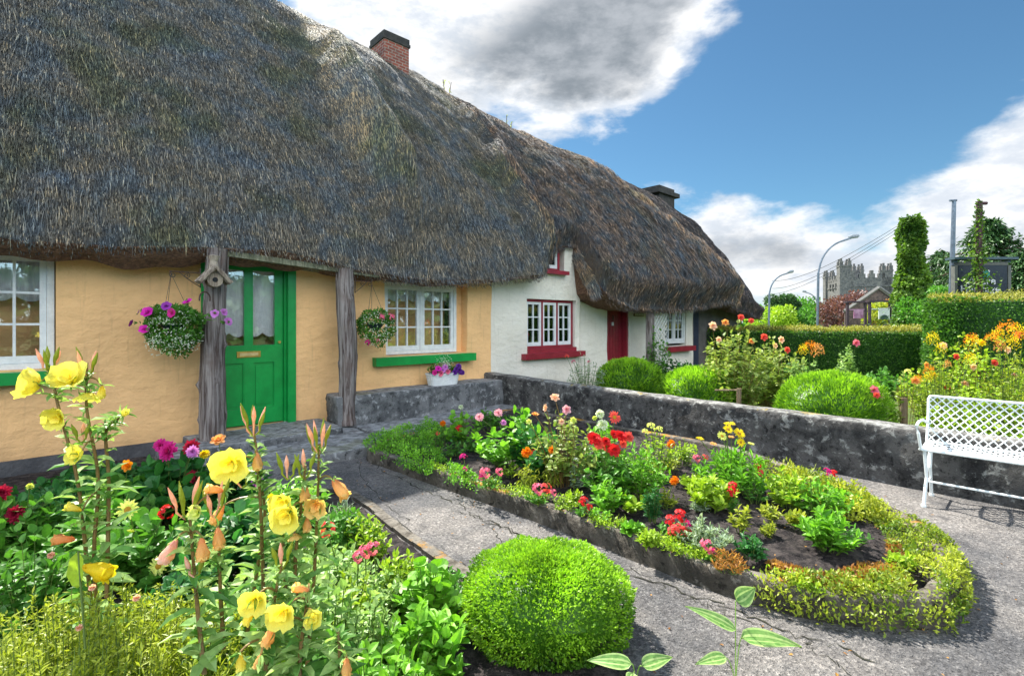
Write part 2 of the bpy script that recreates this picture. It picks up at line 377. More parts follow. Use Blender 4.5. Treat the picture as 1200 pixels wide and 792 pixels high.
# ================================================================ path cracks: thin irregular gaps filled with dirt
def crack(pts, w0, seed, sub=10):
    rng = np.random.default_rng(seed); P_ = [G(*p)[:2] for p in pts]; out = []
    for a, b in zip(P_[:-1], P_[1:]):
        for k in range(sub): out.append(a + (b - a) * k / sub)
    out.append(P_[-1]); out = np.array(out); out += rng.normal(0, .018, out.shape)
    tg = nrm(np.gradient(out, axis=0)); nn = np.stack([-tg[:, 1], tg[:, 0]], 1); ww = .65 * w0 * rng.uniform(.05, 1.0, len(out))[:, None]
    ww[0] = ww[-1] = .0005
    A = np.concatenate([out + nn * ww, np.full((len(out), 1), .004)], 1); B = np.concatenate([out - nn * ww, np.full((len(out), 1), .004)], 1)
    return np.stack([A, B], 1)
ck = MB()
for i, (pts, w0) in enumerate([([(430, 540), (470, 562), (520, 585), (572, 612), (640, 640), (700, 662), (790, 690), (860, 715), (940, 745), (1030, 775)], .011),
        ([(640, 640), (600, 622), (560, 606), (530, 598)], .009), ([(572, 612), (590, 640), (560, 655), (525, 668)], .007), ([(700, 662), (740, 668), (800, 700), (830, 708), (900, 738)], .006),
        ([(880, 720), (960, 735), (1040, 742), (1120, 735)], .005), ([(418, 535), (425, 560), (455, 590), (475, 612)], .006), ([(395, 572), (440, 590), (500, 640), (560, 690)], .005),
        ([(1000, 792), (960, 762), (940, 745)], .006), ([(1010, 575), (1060, 590), (1150, 612), (1195, 625)], .004), ([(850, 792), (862, 760), (880, 740)], .005)]):
    ck.grid(crack(pts, w0, i))
pc = ck.build('crack', CRACK); pc.parent = bpy.data.objects['path']
# pebbles and grit
def pebbles(mb, pts, r0, r1, tint=None):
    for p in pts:
        r = random.uniform(r0, r1); e = rdir(1)[0]
        v = np.array([[1,0,0],[-1,0,0],[0,1,0],[0,-1,0],[0,0,1],[0,0,-1]]) * r * RNG.uniform(.6, 1.1, (6, 1)); v[:, 2] *= .7
        mb.add(v + np.array(p), [[0,2,4],[2,1,4],[1,3,4],[3,0,4],[2,0,5],[1,2,5],[3,1,5],[0,3,5]], tint if tint is not None else random.random())
# ================================================================ thatch roofs of the row
EV = np.array([(-9,-.5,2.25),(-2.7,-.5,2.24),(-2.45,-.5,2.20),(-1.9,-.5,2.22),(-1.1,-.5,2.30),(-.3,-.5,2.31),(.67,-.52,2.18),(1.3,-.52,2.12),(2.0,-.5,2.10),(3.0,-.5,2.17),
  (3.9,-.5,2.29),(4.3,-.46,2.32),(4.5,-.30,2.45),(4.72,-.22,2.66),(4.95,-.18,2.88),(5.2,-.15,3.0),(5.58,-.15,3.02),(5.64,-.45,2.5),(5.69,-.72,2.12),(5.82,-.78,2.0),(6.0,-.8,1.93),(6.5,-.8,1.78),(7.5,-.8,1.76),
  (8.6,-.8,1.77),(9.9,-.8,1.88),(11.1,-.8,2.02),(11.8,-.75,1.95),(12.15,-.66,2.02),(12.32,-.35,2.1),(12.45,-.25,1.95),(13.5,-.2,1.8),(14.6,-.1,1.7),(15.3,.15,1.66)])
RZ = np.array([(-9,7.2),(.9,7.03),(2.5,6.86),(4.3,6.62),(5.8,6.3),(7,6.25),(8,6.2),(10,6.05),(12.8,5.8),(14.4,5.55),(15.0,4.9),(15.5,4.2),(16.5,2.2)])
RZ[:, 1] = 1.45 + (RZ[:, 1]-1.45)*1.0435
def s2_(v): return 4.33 + .05*np.sin(v*11) + .04*np.sin(v*23)
def fbm(t, v, sd):
    return (np.sin(t*1.7+v*3+sd) * .5 + np.sin(t*3.9-v*5+sd*2.1) * .28 + np.sin(t*8.3+v*9+sd*.7) * .14)
def roof_pt(t, v):
    t = np.asarray(t, float); v = np.asarray(v, float)
    ne = np.interp(t, EV[:, 0], EV[:, 1]); ze = np.interp(t, EV[:, 0], EV[:, 2]); zr = np.interp(t, RZ[:, 0], RZ[:, 1])
    nr = np.full_like(t, 2.9)
    vv = np.clip(v, 0, 1); n = ne + (nr - ne) * vv; z = ze + (zr - ze) * vv
    sm = lambda a, b, x: (lambda u: u*u*(3-2*u))(np.clip((x-a)/(b-a), 0, 1))
    off = (.12 + .12*sm(.8, 1.5, t)) * np.sin(math.pi * np.clip(vv, 0, 1)) + .035 * fbm(t, v*2.2, 1.3)
    edge = sm(0, .12, vv)
    # streak one: the porch roof stands proud to the right of t = 1.3
    s1 = 1.28 + .07*np.sin(v*9) + .10*np.sin(v*4+1); w1 = sm(.10, .3, vv) * (1 - sm(.80, 1, vv))
    hump = lambda a_, ap: a_ * np.where(vv < ap, vv/ap, (1-vv)/(1-ap))
    off = off + hump(.50, .27) * np.exp(-((t-s1-.12)/.26)**2) + hump(.34, .12) * np.exp(-((t-s2_(v)-.05)/.17)**2)
    off = off + .26 * sm(s1-.20, s1+.22, t) * (1 - sm(1.7, 4.0, t)) * w1
    # the next roof overlaps at t = 4.33
    s2 = 4.33 + .05*np.sin(v*11) + .04*np.sin(v*23)
    off = off + .22 * sm(s2-.13, s2+.13, t) * sm(0, .06, vv) * (1 - sm(.75, 1, vv))
    # hip of the middle roof falling to its far corner; beyond it the farthest roof lies lower
    vc = np.clip(1.02 - (t - 6.9) / 5.35 * 1.04, -1, 2)
    on = sm(-.03, .03, vc - v + .012*np.sin(t*9)); amp = (.02 + .24 * sm(5.0, 8.0, t)) * (1 - .75*sm(11.0, 12.35, t))
    off = off + amp * on * sm(0, .05, vv) * (1 - .9*sm(.70, .97, vv)) + .07 * np.exp(-((vc - v) / .05) ** 2) * sm(6, 7.5, t)
    off = off - .05 * (1 - edge)
    n = n - off * .85; z = z + off * .53
    return n, z
def region(t, v):
    vc = 1.02 - (t - 6.9) / 5.35 * 1.04
    s2 = 4.33 + .05*np.sin(v*11) + .04*np.sin(v*23)
    r = np.where(t < s2, 0, 1); return np.where((v > vc) & (t > 6.9) | (t > 12.38), 2, r)
tv = np.concatenate([np.arange(-9, -3.5, .3), np.arange(-3.5, 4.9, .05), np.arange(4.9, 6.2, .022), np.arange(6.2, 12, .06), np.arange(12, 12.6, .03), np.arange(12.6, 16.01, .08)])
vvv = np.concatenate([[0, .012, .03], np.linspace(.05, .97, 70), [.985, 1.0]])
TT, VV = np.meshgrid(tv, vvv, indexing='ij'); nn_, zz_ = roof_pt(TT, VV)
ne_ = np.interp(tv, EV[:, 0], EV[:, 1]); ze_ = np.interp(tv, EV[:, 0], EV[:, 2]); zr_ = np.interp(tv, RZ[:, 0], RZ[:, 1])
GP = L(TT, nn_, zz_)
GP = GP + (np.array([[mnoise.noise(Vector(p) * 2.3) for p in row] for row in GP]) * .045)[..., None] * (-N * .85 + Z * .53)
reg = region((TT[:-1, :-1] + TT[1:, 1:]) / 2, (VV[:-1, :-1] + VV[1:, 1:]) / 2).ravel()
ii, jj = np.meshgrid(np.arange(len(tv)-1), np.arange(len(vvv)-1), indexing='ij'); kk = (ii*len(vvv)+jj).ravel()
FF = np.stack([kk, kk+len(vvv), kk+len(vvv)+1, kk+1], 1); GPf = GP.reshape(-1, 3)
def under_rows(sel):
    tt = tv[sel]; ne = ne_[sel]; ze = ze_[sel]; wob = .03 * np.sin(tt * 5.1) + .02 * np.sin(tt * 11.7) + .03 * np.sin(tt * 1.9 + 1)
    first = GP[sel, 0]
    fl = 1 - .62*np.clip((tt-.5)/.7, 0, 1); wob = wob*fl
    rows = [first, L(tt, ne + .04, ze - .04*fl), L(tt, ne + .11, ze + (-.12 + wob * .4)*fl), L(tt, np.minimum(ne + .24, .02), ze - .19*fl + wob), L(tt, np.maximum(ne + .44, .06), ze - .15*fl + wob), L(tt, np.full_like(tt, .42), ze + .15)]
    return np.stack(rows, 1)
def back_rows(sel):
    tt = tv[sel]; zr = zr_[sel]
    top = GP[sel, -1]
    return np.stack([top, L(tt, np.full_like(tt, 3.02), zr + .03), L(tt, np.full_like(tt, 3.3), zr - .22), L(tt, np.full_like(tt, 6.2), zr*0 + 2.1), L(tt, np.full_like(tt, 6.0), zr*0 + 2.0)], 1)
def sunlit_streaks(t, v):          # sunlight painted as paler straw tint along the raised seams
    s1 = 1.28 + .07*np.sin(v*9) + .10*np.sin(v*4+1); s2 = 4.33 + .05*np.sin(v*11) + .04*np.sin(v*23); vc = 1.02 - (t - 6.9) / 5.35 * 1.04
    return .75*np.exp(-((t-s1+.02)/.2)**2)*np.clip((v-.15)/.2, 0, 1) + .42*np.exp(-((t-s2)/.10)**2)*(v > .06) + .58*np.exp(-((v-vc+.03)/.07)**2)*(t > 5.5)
def straw(mb, t0, t1, dens, ln, wd, r, vmin=0.0, vmax=1.0):
    area = (t1 - t0) * 5.6 * (vmax - vmin); n = int(area * dens)
    t = RNG.uniform(t0, t1, n); v = RNG.uniform(vmin, vmax, n); k = region(t, v) == r; t = t[k]; v = v[k]; n = len(t)
    a, z = roof_pt(t, v); O = L(t, a, z)
    a2, z2 = roof_pt(t, np.clip(v - .03, 0, 1)); O2 = L(t, a2, z2); A = O2 - O; bad = np.linalg.norm(A, axis=1) < 1e-3
    A[bad] = -(N * .53 + Z * .85); A = nrm(A)
    out = -N * .85 + Z * .53
    A = nrm(A + D * RNG.normal(0, .10, (n, 1)) + RNG.normal(0, .03, (n, 3)))
    O = O + out * (.012 + .045*np.array([mnoise.noise(Vector(q) * 2.3) for q in O]))[:, None] - A * ln * .5
    Ln = ln * RNG.uniform(.5, 1.35, n)
    A = nrm(A + out * RNG.uniform(.01, .10, (n, 1)))
    leaves(mb, O, A, Ln, wd * RNG.uniform(.6, 1.5, n), up=np.tile(np.cross(np.cross(A[0], out), A[0]) * 0 + out, (n, 1)), kind='rhomb', tint=np.clip(RNG.beta(1.6, 2.2, n) + sunlit_streaks(t, v)*RNG.uniform(.2, 1, n), 0, 1), roll=.35)
def fringe(mb, t0, t1, dens, r):
    n = int((t1 - t0) * dens); t = RNG.uniform(t0, t1, n); ne = np.interp(t, EV[:, 0], EV[:, 1]); ze = np.interp(t, EV[:, 0], EV[:, 2])
    dn = RNG.uniform(-.01, .20, n); O = L(t, ne + dn, ze - .03 - .45 * np.maximum(dn, 0) + RNG.uniform(0, .04, n) )
    A = -(N * .45 + Z * .85) + RNG.normal(0, .22, (n, 3)) - N * .2
    leaves(mb, O, A, RNG.uniform(.03, .085, n), RNG.uniform(.004, .009, n), kind='rhomb', tint=RNG.beta(2, 2, n), up=np.tile(-N, (n, 1)), roll=.4)
def make_roof(name, r, mat, parent, t0, t1, specs):
    mb = MB(); f = FF[reg == r]
    used = np.unique(f); rem = -np.ones(len(GPf), int); rem[used] = np.arange(len(used))
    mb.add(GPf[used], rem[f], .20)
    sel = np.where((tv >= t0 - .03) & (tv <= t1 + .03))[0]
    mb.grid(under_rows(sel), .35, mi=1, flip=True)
    if r == 1:                                # cut end of the porch thatch beside the dormer
        n = 1500; tj = 5.62; v_ = RNG.random(n); na_ = RNG.random(n); n0, z0_ = -.70, 2.10; n1, z1_ = -.12, 3.0
        O = L(np.full(n, tj - .03), n0 + (n1-n0)*v_ + .25*na_, z0_ + (z1_-z0_)*v_ - .1*na_); A = -(N*.55 + Z*.8) + RNG.normal(0, .12, (n, 3)) - D*.12
        leaves(mb, O, A, RNG.uniform(.10, .24, n), .012, up=np.tile(-D, (n, 1)), kind='rhomb', tint=RNG.uniform(.3, 1, n), roll=.3)
    ridge = {0: (-9, 4.33), 1: (4.33, 6.9), 2: (6.9, 16)}[r]; sb = np.where((tv >= ridge[0] - .03) & (tv <= ridge[1] + .05))[0]
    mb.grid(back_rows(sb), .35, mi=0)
    for sp in specs: straw(mb, *sp, r)
    fringe(mb, t0, t1, 420 if r == 0 else 300, r)
    o = mb.build(name, [mat, UNDER], parent, smooth=False); return o

orange = empty('thatched_cottage', L1(0, 0, 0), 'ochre orange thatched cottage with green front door, nearest of the row', 'cottage', None)
whitec = empty('thatched_cottage', L1(7, 0, 0), 'cream walled thatched cottage with dark red door, between the orange cottage and the far one', 'cottage', None)
farc = empty('thatched_cottage', L1(13, 0, 0), 'farthest dark thatched roof of the row, behind the cream cottage', 'cottage', None)
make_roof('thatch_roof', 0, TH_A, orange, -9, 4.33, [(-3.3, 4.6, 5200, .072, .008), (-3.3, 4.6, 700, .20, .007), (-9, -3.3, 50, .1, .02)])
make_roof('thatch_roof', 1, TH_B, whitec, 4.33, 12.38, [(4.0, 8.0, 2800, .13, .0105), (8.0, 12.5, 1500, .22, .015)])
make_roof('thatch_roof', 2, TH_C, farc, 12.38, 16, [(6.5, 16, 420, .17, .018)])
# ================================================================ walls with openings
def wall(name, mat, parent, t0, t1, z0, z1, holes, thick=.45, zf=None, nf=0.0, amp=.014, reveal=.22):
    mb = MB()
    ts = sorted(set([t0, t1] + [h for o in holes for h in o[:2]])); zs = sorted(set([z0, z1] + [h for o in holes for h in o[2:4]]))
    def sub(a): 
        out = []
        for x, y in zip(a[:-1], a[1:]):
            k = max(1, int(math.ceil((y - x) / .12))); out += [x + (y - x) * i / k for i in range(k)]
        return np.array(out + [a[-1]])
    ts = sub(ts); zs = sub(zs)
    und = lambda t, z: amp * np.sin(t*2.3+z*1.7) + amp*.7*np.sin(t*5.1-z*3.9+2) + amp*.35*np.sin(t*11+z*9)
    TT2, ZZ2 = np.meshgrid(ts, zs, indexing='ij'); V = L(TT2, nf + und(TT2, ZZ2), ZZ2).reshape(-1, 3)
    F = []
    for i in range(len(ts)-1):
        for j in range(len(zs)-1):
            tc_, zc_ = (ts[i]+ts[i+1])/2, (zs[j]+zs[j+1])/2
            if any(h[0] < tc_ < h[1] and h[2] < zc_ < h[3] for h in holes): continue
            k = i*len(zs)+j; F.append([k, k+len(zs), k+len(zs)+1, k+1])
    mb.add(V, F)
    for h in holes:                       # reveals
        a, b, c, d = h[:4]; loop = [(t, c) for t in ts if a-1e-6 <= t <= b+1e-6] + [(b, z) for z in zs if c < z <= d+1e-6] + [(t, d) for t in ts[::-1] if a-1e-6 <= t < b-1e-6] + [(a, z) for z in zs[::-1] if c-1e-6 <= z < d-1e-6]
        lt = np.array([p[0] for p in loop]); lz = np.array([p[1] for p in loop]); n_ = nf + und(lt, lz)
        g = np.stack([L(lt, n_, lz), L(lt, np.full_like(lt, nf + reveal), lz)], 1); mb.grid(g)
    mb.add(L([t0,t1,t1,t0], [nf+thick]*4, [z0,z0,z1,z1]), [[0,1,2,3]])
    for tt in (t0, t1): mb.add(L([tt]*4, [nf,nf+thick,nf+thick,nf], [z0,z0,z1,z1]), [[0,1,2,3]])
    return mb.build(name, mat, parent)
# openings (t0, t1, z0, z1)
W1 = (-3.70, -2.26, 1.00, 2.16); W2 = (1.33, 2.86, .955, 2.07); DR = (-1.02, .05, .17, 2.30)
wall('wall', ORANGE, orange, -8, 3.38, -.1, 2.75, [W1, W2, DR], reveal=.25)
pl = MB(); pl.tnz(-8, -1.45, -.035, .01, -.1, .15); pl.build('plinth', pm('dark_plinth', (.10, .10, .105), (.06, .06, .065), 5, .9, .8, .02, 30), orange)
bw = MB(); bw.tnz(-8, 3.38, 5.0, 5.4, -.1, 2.3); bw.tnz(-8, -7.6, .4, 5, -.1, 2.3); bw.build('wall', ORANGE, orange)
W3 = (4.27, 5.68, .87, 1.90); UP = (4.45, 5.32, 2.40, 3.05); DR2 = (6.85, 7.72, .1, 1.95); W4 = (9.33, 10.45, .84, 1.86)
wall('wall', CREAM, whitec, 3.382, 5.80, -.1, 3.22, [W3, UP], thick=.30, reveal=.16)
wall('wall', CREAM, whitec, 5.802, 10.82, -.1, 2.25, [DR2, W4], thick=.45, nf=.07)
bw = MB(); bw.tnz(3.39, 10.8, 5.0, 5.4, -.1, 2.3); bw.tnz(10.5, 10.82, .55, 5, -.1, 2.3); bw.build('wall', CREAM, whitec)
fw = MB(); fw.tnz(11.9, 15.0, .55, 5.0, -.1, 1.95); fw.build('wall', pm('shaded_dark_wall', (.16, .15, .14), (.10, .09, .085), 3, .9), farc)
fw = MB(); fw.tnz(10.86, 11.9, .45, .60, 0, 2.0); fw.build('recess_panel', pm('dark_blue_panel', (.03, .04, .07), None, 4, .8), farc)  # dark blue panel closing the recess beside the far wall
# ================================================================ windows
def glass_box(parent, t0, t1, z0, z1, n):     # dark room behind the panes
    mb = MB(); V = L([t0,t1,t1,t0]*2, [n]*4+[n+.8]*4, [z0,z0,z1,z1]*2)
    mb.add(V, [[4,5,6,7],[0,1,5,4],[2,3,7,6],[1,2,6,5],[3,0,4,7]]); return mb.build('dark_room', DARK, parent)
def casement(win, t0, t1, z0, z1, n, cols, rows, st=.05, bar=.022, mat=WHITE, name='casement'):
    fr = MB(); a = n - .02; b = n + .03
    fr.tnz(t0, t0+st, a, b, z0, z1); fr.tnz(t1-st, t1, a, b, z0, z1); fr.tnz(t0+st, t1-st, a+.002, b, z0, z0+st+.02); fr.tnz(t0+st, t1-st, a+.002, b, z1-st, z1)
    ti, tj, zi, zj = t0+st, t1-st, z0+st+.02, z1-st
    for k in range(1, cols): x = ti+(tj-ti)*k/cols; fr.tnz(x-bar/2, x+bar/2, a+.008, b, zi, zj)
    for k in range(1, rows): z = zi+(zj-zi)*k/rows; fr.tnz(ti, tj, a+.011, b-.002, z-bar/2, z+bar/2)
    f = fr.build(name, mat, win)
    return f, (ti, tj, zi, zj)
def pane(win, q, n):
    mb = MB(); mb.tnz(q[0], q[1], n+.004, n+.008, q[2], q[3]); return mb.build('pane', GLASS, win)
def curtain(win, t0, t1, z0, z1, n, mat, folds=18, scallop=0, name='curtain', depth=.018, zb=None):
    k = max(40, int((t1-t0)*90)); ts = np.linspace(t0, t1, k); zs = np.linspace(0, 1, 6)
    T2, S2 = np.meshgrid(ts, zs, indexing='ij'); low = z0 + (0 if not scallop else scallop[1] * (1 - np.abs(np.sin((T2 - t0) / scallop[0] * math.pi))))
    Z2 = low + (z1 - low) * S2; mb = MB(); mb.grid(L(T2, n + depth*np.sin(T2*folds*2*math.pi/(1.0)), Z2)); return mb.build(name, mat, win, smooth=True)
def make_window(house, op, n, ncase, cols, rows, label, frame_mat=WHITE, sillmat=GREEN, sill=None, cur=None, outer=.055):
    t0, t1, z0, z1 = op; win = MB()
    a, b = n-.035, n+.05
    win.tnz(t0, t0+outer, a, b, z0, z1); win.tnz(t1-outer, t1, a, b, z0, z1); win.tnz(t0+outer, t1-outer, a+.002, b, z1-outer, z1); win.tnz(t0+outer, t1-outer, a+.002, b, z0, z0+outer)
    wd_ = (t1-t0-2*outer)
    for k in range(1, ncase): x = t0+outer+wd_*k/ncase; win.tnz(x-.018, x+.018, a+.001, b, z0+outer, z1-outer)
    wo_ = win.build('window', frame_mat, house); wo_['label'] = label
    for k in range(ncase):
        c0 = t0+outer+wd_*k/ncase+(.019 if k else .002); c1 = t0+outer+wd_*(k+1)/ncase-(.019 if k < ncase-1 else .002)
        f, q = casement(wo_, c0, c1, z0+outer+.002, z1-outer-.002, n, cols, rows); pane(wo_, q, n)
    glass_box(wo_, t0+.01, t1-.01, z0+.01, z1-.01, n+.055)
    if sill: sb = MB(); sb.tnz(sill[0], sill[1], -.13, n-.036, sill[2], sill[3]); s_ = sb.build('sill', sillmat, wo_)
    if cur:
        for c in cur: curtain(wo_, *c)
    return wo_
make_window(orange, (-3.69, -2.27, 1.0, 2.155), .12, 2, 3, 3, 'white casement window left of the hanging basket', sill=(-3.85, -2.05, .87, .985),
    cur=[(-3.65, -2.3, 1.66, 2.12, .26, LACE, 9, (.22, .05), 'net_curtain')])
make_window(orange, (1.34, 2.72, .965, 2.06), .15, 2, 3, 3, 'white casement window above the stone ledge', sill=(1.12, 2.95, .82, .945),
    cur=[(1.4, 2.68, 1.78, 2.02, .30, LACE, 9, (.17, .05), 'net_curtain')])
# dry block filling the reveal right of the second window is the wall itself: jamb strip
jb = MB(); jb.tnz(2.722, 2.858, .16, .24, .957, 2.068); jb.build('jamb', ORANGE, orange)
w3 = make_window(whitec, (4.28, 5.67, .955, 1.895), .10, 3, 2, 3, 'triple white casement in a dark red frame beside the dark red door', frame_mat=RED, sillmat=RED, sill=(4.12, 5.85, .76, .87), cur=[(4.33, 5.62, .98, 1.88, .20, NETC, 14, 0, 'net_curtain')], outer=.045)
sb = MB(); sb.tnz(4.27, 5.68, -.03, .08, .87, .953); sb.build('sill', RED, w3)
make_window(whitec, (4.48, 5.26, 2.47, 3.04), .10, 1, 2, 1, 'small upper window tucked under the thatch', frame_mat=RED, sillmat=RED, sill=(4.4, 5.34, 2.395, 2.468))
w4 = make_window(whitec, (9.34, 10.44, .90, 1.85), .15, 2, 2, 3, 'white casement window beyond the trellis', frame_mat=WHITE, sillmat=RED, sill=(9.25, 10.6, .70, .83), cur=[(9.38, 10.4, .92, 1.84, .28, NETC, 14, 0, 'net_curtain')])
# ================================================================ green door
df = MB(); fo = .10
df.tnz(-1.02, -.92, -.01, .16, .17, 2.295); df.tnz(-.05, .048, -.01, .16, .17, 2.295); df.tnz(-.919, -.051, -.007, .16, 2.20, 2.293)
df.tnz(-.919, -.895, .06, .16, .17, 2.198); df.tnz(-.075, -.051, .06, .16, .17, 2.198)
df = df.build('door_frame', GREEN, orange)
dl = MB(); a, b = .105, .15; x0, x1 = -.892, -.078; z0, z1 = .185, 2.195; mid = (x0+x1)/2
for (p, q, r_, s_) in [(x0, x0+.10, z0, z1), (x1-.10, x1, z0, z1), (mid-.05, mid+.05, z0+.2, z1-.1)]: dl.tnz(p, q, a, b, r_, s_)
for (r_, s_) in [(z0, z0+.20), (.95, 1.17), (z1-.10, z1)]: dl.tnz(x0+.10, x1-.10, a+.001, b-.001, r_, s_)
for (p, q) in [(x0+.10, mid-.05), (mid+.05, x1-.10)]:
    dl.tnz(p, q, a+.022, b-.01, z0+.20, .95); dl.tnz(p+.035, q-.035, a+.010, a+.023, z0+.24, .91)
    for (u, v_) in [(p, p+.012), (q-.012, q)]: dl.tnz(u, v_, a+.006, a+.03, z0+.2, .95)
door = dl.build('door', GREEN, orange); door['label'] = 'green panelled door with two tall glazed panes'
for (p, q) in [(x0+.10, mid-.05), (mid+.05, x1-.10)]:
    g_ = MB(); g_.tnz(p, q, a+.02, a+.025, 1.17, z1-.10); g_.build('pane', GLASS, door)
curtain(door, x0+.02, x1-.02, 1.27, z1-.05, .19, LACE, 4, (.19, .05), 'lace_curtain', .008)
rb = MB(); V = L([x0-.02,x1+.02,x1+.02,x0-.02]*2, [.17]*4+[1.0]*4, [1.0,1.0,2.28,2.28]*2); rb.add(V, [[4,5,6,7],[0,1,5,4],[2,3,7,6],[1,2,6,5],[3,0,4,7]]); rb.build('dark_room', DARK, door)
lb = MB(); lb.tnz(mid-.135, mid+.135, a-.012, a, 1.02, 1.095); lo_ = lb.build('letterbox', BRASS, door)
lf = MB(); lf.tnz(mid-.105, mid+.105, a-.018, a-.011, 1.038, 1.077); lf.build('flap', pm('brass_flap', (.85, .62, .3), None, 20, .35, metal=.7), door)
kn = MB(); kn.tube([L1(x1-.05, a-.03, 1.2), L1(x1-.05, a+.01, 1.2)], [.018, .012], 10); kn.build('keyhole', BRASS, door)
# red door
df = MB(); df.tnz(6.85, 6.90, .10, .28, .1, 1.945); df.tnz(7.66, 7.718, .10, .28, .1, 1.945); df.tnz(6.9, 7.66, .102, .28, 1.88, 1.943); df.build('door_frame', RED, whitec)
dl = MB(); dl.tnz(6.902, 7.658, .23, .27, .1, 1.878)
for k in range(6): dl.tnz(6.915+k*.123, 6.915+k*.123+.115, .222, .231, .12, 1.87)
rd = dl.build('door', RED, whitec); rd['label'] = 'dark red boarded door'
kk_ = MB(); kk_.tube([L1(7.26, .2, 1.62), L1(7.26, .19, 1.56), L1(7.26, .2, 1.5)], .012, 8); kk_.build('door_knocker', IRON, rd)
kk_ = MB(); kk_.tnz(7.24, 7.31, .212, .222, 1.38, 1.46); kk_.build('number_plate', WHITE, rd)
sp_ = MB(); sp_.tnz(7.87, 8.28, .02, .05, 1.60, 1.68); sp_.tnz(7.89, 8.26, .014, .021, 1.615, 1.665, mi=1)
tag(sp_.build('name_plate', [STAKE, pm('cream_plate', (.62, .60, .5), None, 20)], None, origin=L1(8.08, .03, 1.64)), 'small pale name plate on the cream wall right of the red door', 'plate')
# ================================================================ chimneys
def brickmat():
    m, t, b, out, ob = mat_new('chimney_brick'); br = t.node('ShaderNodeTexBrick'); t.put(br.inputs['Vector'], t.mapping(ob, (1, 1, 1), (R(90), 0, 0)))
    br.inputs['Scale'].default_value = 4.2; br.inputs['Color1'].default_value = (.30, .075, .045, 1); br.inputs['Color2'].default_value = (.20, .045, .03, 1); br.inputs['Mortar'].default_value = (.28, .24, .2, 1); br.inputs['Mortar Size'].default_value = .03
    col = t.mix(t.smooth(t.noise(ob, 5, 6), .4, .7, 0, .6), br.outputs[0], (.07, .06, .055)); setup(t, b, col, .9, br.outputs[1], -.6, .01); return m
BRICK = brickmat(); CAPM = pm('sooty_cap', (.06, .055, .05), (.03, .03, .03), 8, .9, .8, .02, 40)
ch = MB(); ch.tnz(2.76, 3.34, 2.62, 3.2, 6.2, 7.27); c_ = ch.build('chimney', BRICK, orange)
ch = MB(); ch.tnz(2.735, 3.365, 2.595, 3.225, 7.27, 7.33); ch.tnz(2.75, 3.35, 2.61, 3.21, 7.33, 7.44); ch.build('chimney_cap', CAPM, c_)
ch = MB(); ch.tnz(13.0, 14.0, 2.4, 3.1, 4.8, 5.86); ch.tnz(12.8, 14.2, 2.3, 3.2, 5.86, 6.0); ch.tnz(13.0, 14.0, 2.4, 3.1, 6.0, 6.14); ch.build('chimney', CAPM, farc)
# ================================================================ porch posts and beam
def post(parent, t, n, z0, z1, r, seed, label, lean=(0, 0)):
    rng = np.random.default_rng(seed); k = 46; sg = 28; zs = np.linspace(z0, z1, k); th = np.arange(sg+1)/sg*2*math.pi
    cx = t + lean[0]*(zs-z0) + .012*np.sin(zs*3+seed); cn = n + lean[1]*(zs-z0) + .01*np.sin(zs*4)
    A, B = np.meshgrid(zs, th, indexing='ij')
    rr = r * (1 + .10*np.sin(A*2.1+seed) + .06*np.sin(3*B+A*.9) + .05*np.sin(7*B+A*.6+seed) + .03*np.sin(13*B-A*.5) + .02*np.sin(A*17+B*2))
    for _ in range(9):
        z_, b_ = rng.uniform(z0, z1), rng.uniform(0, 6.28); rr += r*.20*np.exp(-((A-z_)/.035)**2 - (np.angle(np.exp(1j*(B-b_)))/.30)**2)
    rr[:2] *= 1.15; rr[:, -1] = rr[:, 0]
    mb = MB(); mb.grid(L(cx[:, None] + rr*np.cos(B), cn[:, None] + rr*np.sin(B), A)); return mb.build('post', WOOD, parent, smooth=True, label=label)
post(orange, -1.0, -.40, .10, 2.26, .116, 1, 'grey timber post carrying the birdhouse', (.02, 0))
post(orange, .56, -.42, .12, 2.15, .108, 5, 'knotty timber post at the ledge end', (-.015, 0))
bm = MB()
for k in range(2):
    V = L([-1.0, 1.0, 1.0, -1.0]*2, [-.44+.2*k]*2+[-.29+.2*k]*2+[-.44+.2*k]*2+[-.29+.2*k]*2, [2.20, 2.06, 2.06, 2.20, 2.265, 2.125, 2.125, 2.265]); bm.add(V, [[0,3,2,1],[4,5,6,7],[0,1,5,4],[1,2,6,5],[2,3,7,6],[3,0,4,7]])
b_ = bm.build('beam', m_wood('mossy_beam', (.13, .14, .09), (.28, .28, .2), (.12, .1, .07)), orange)
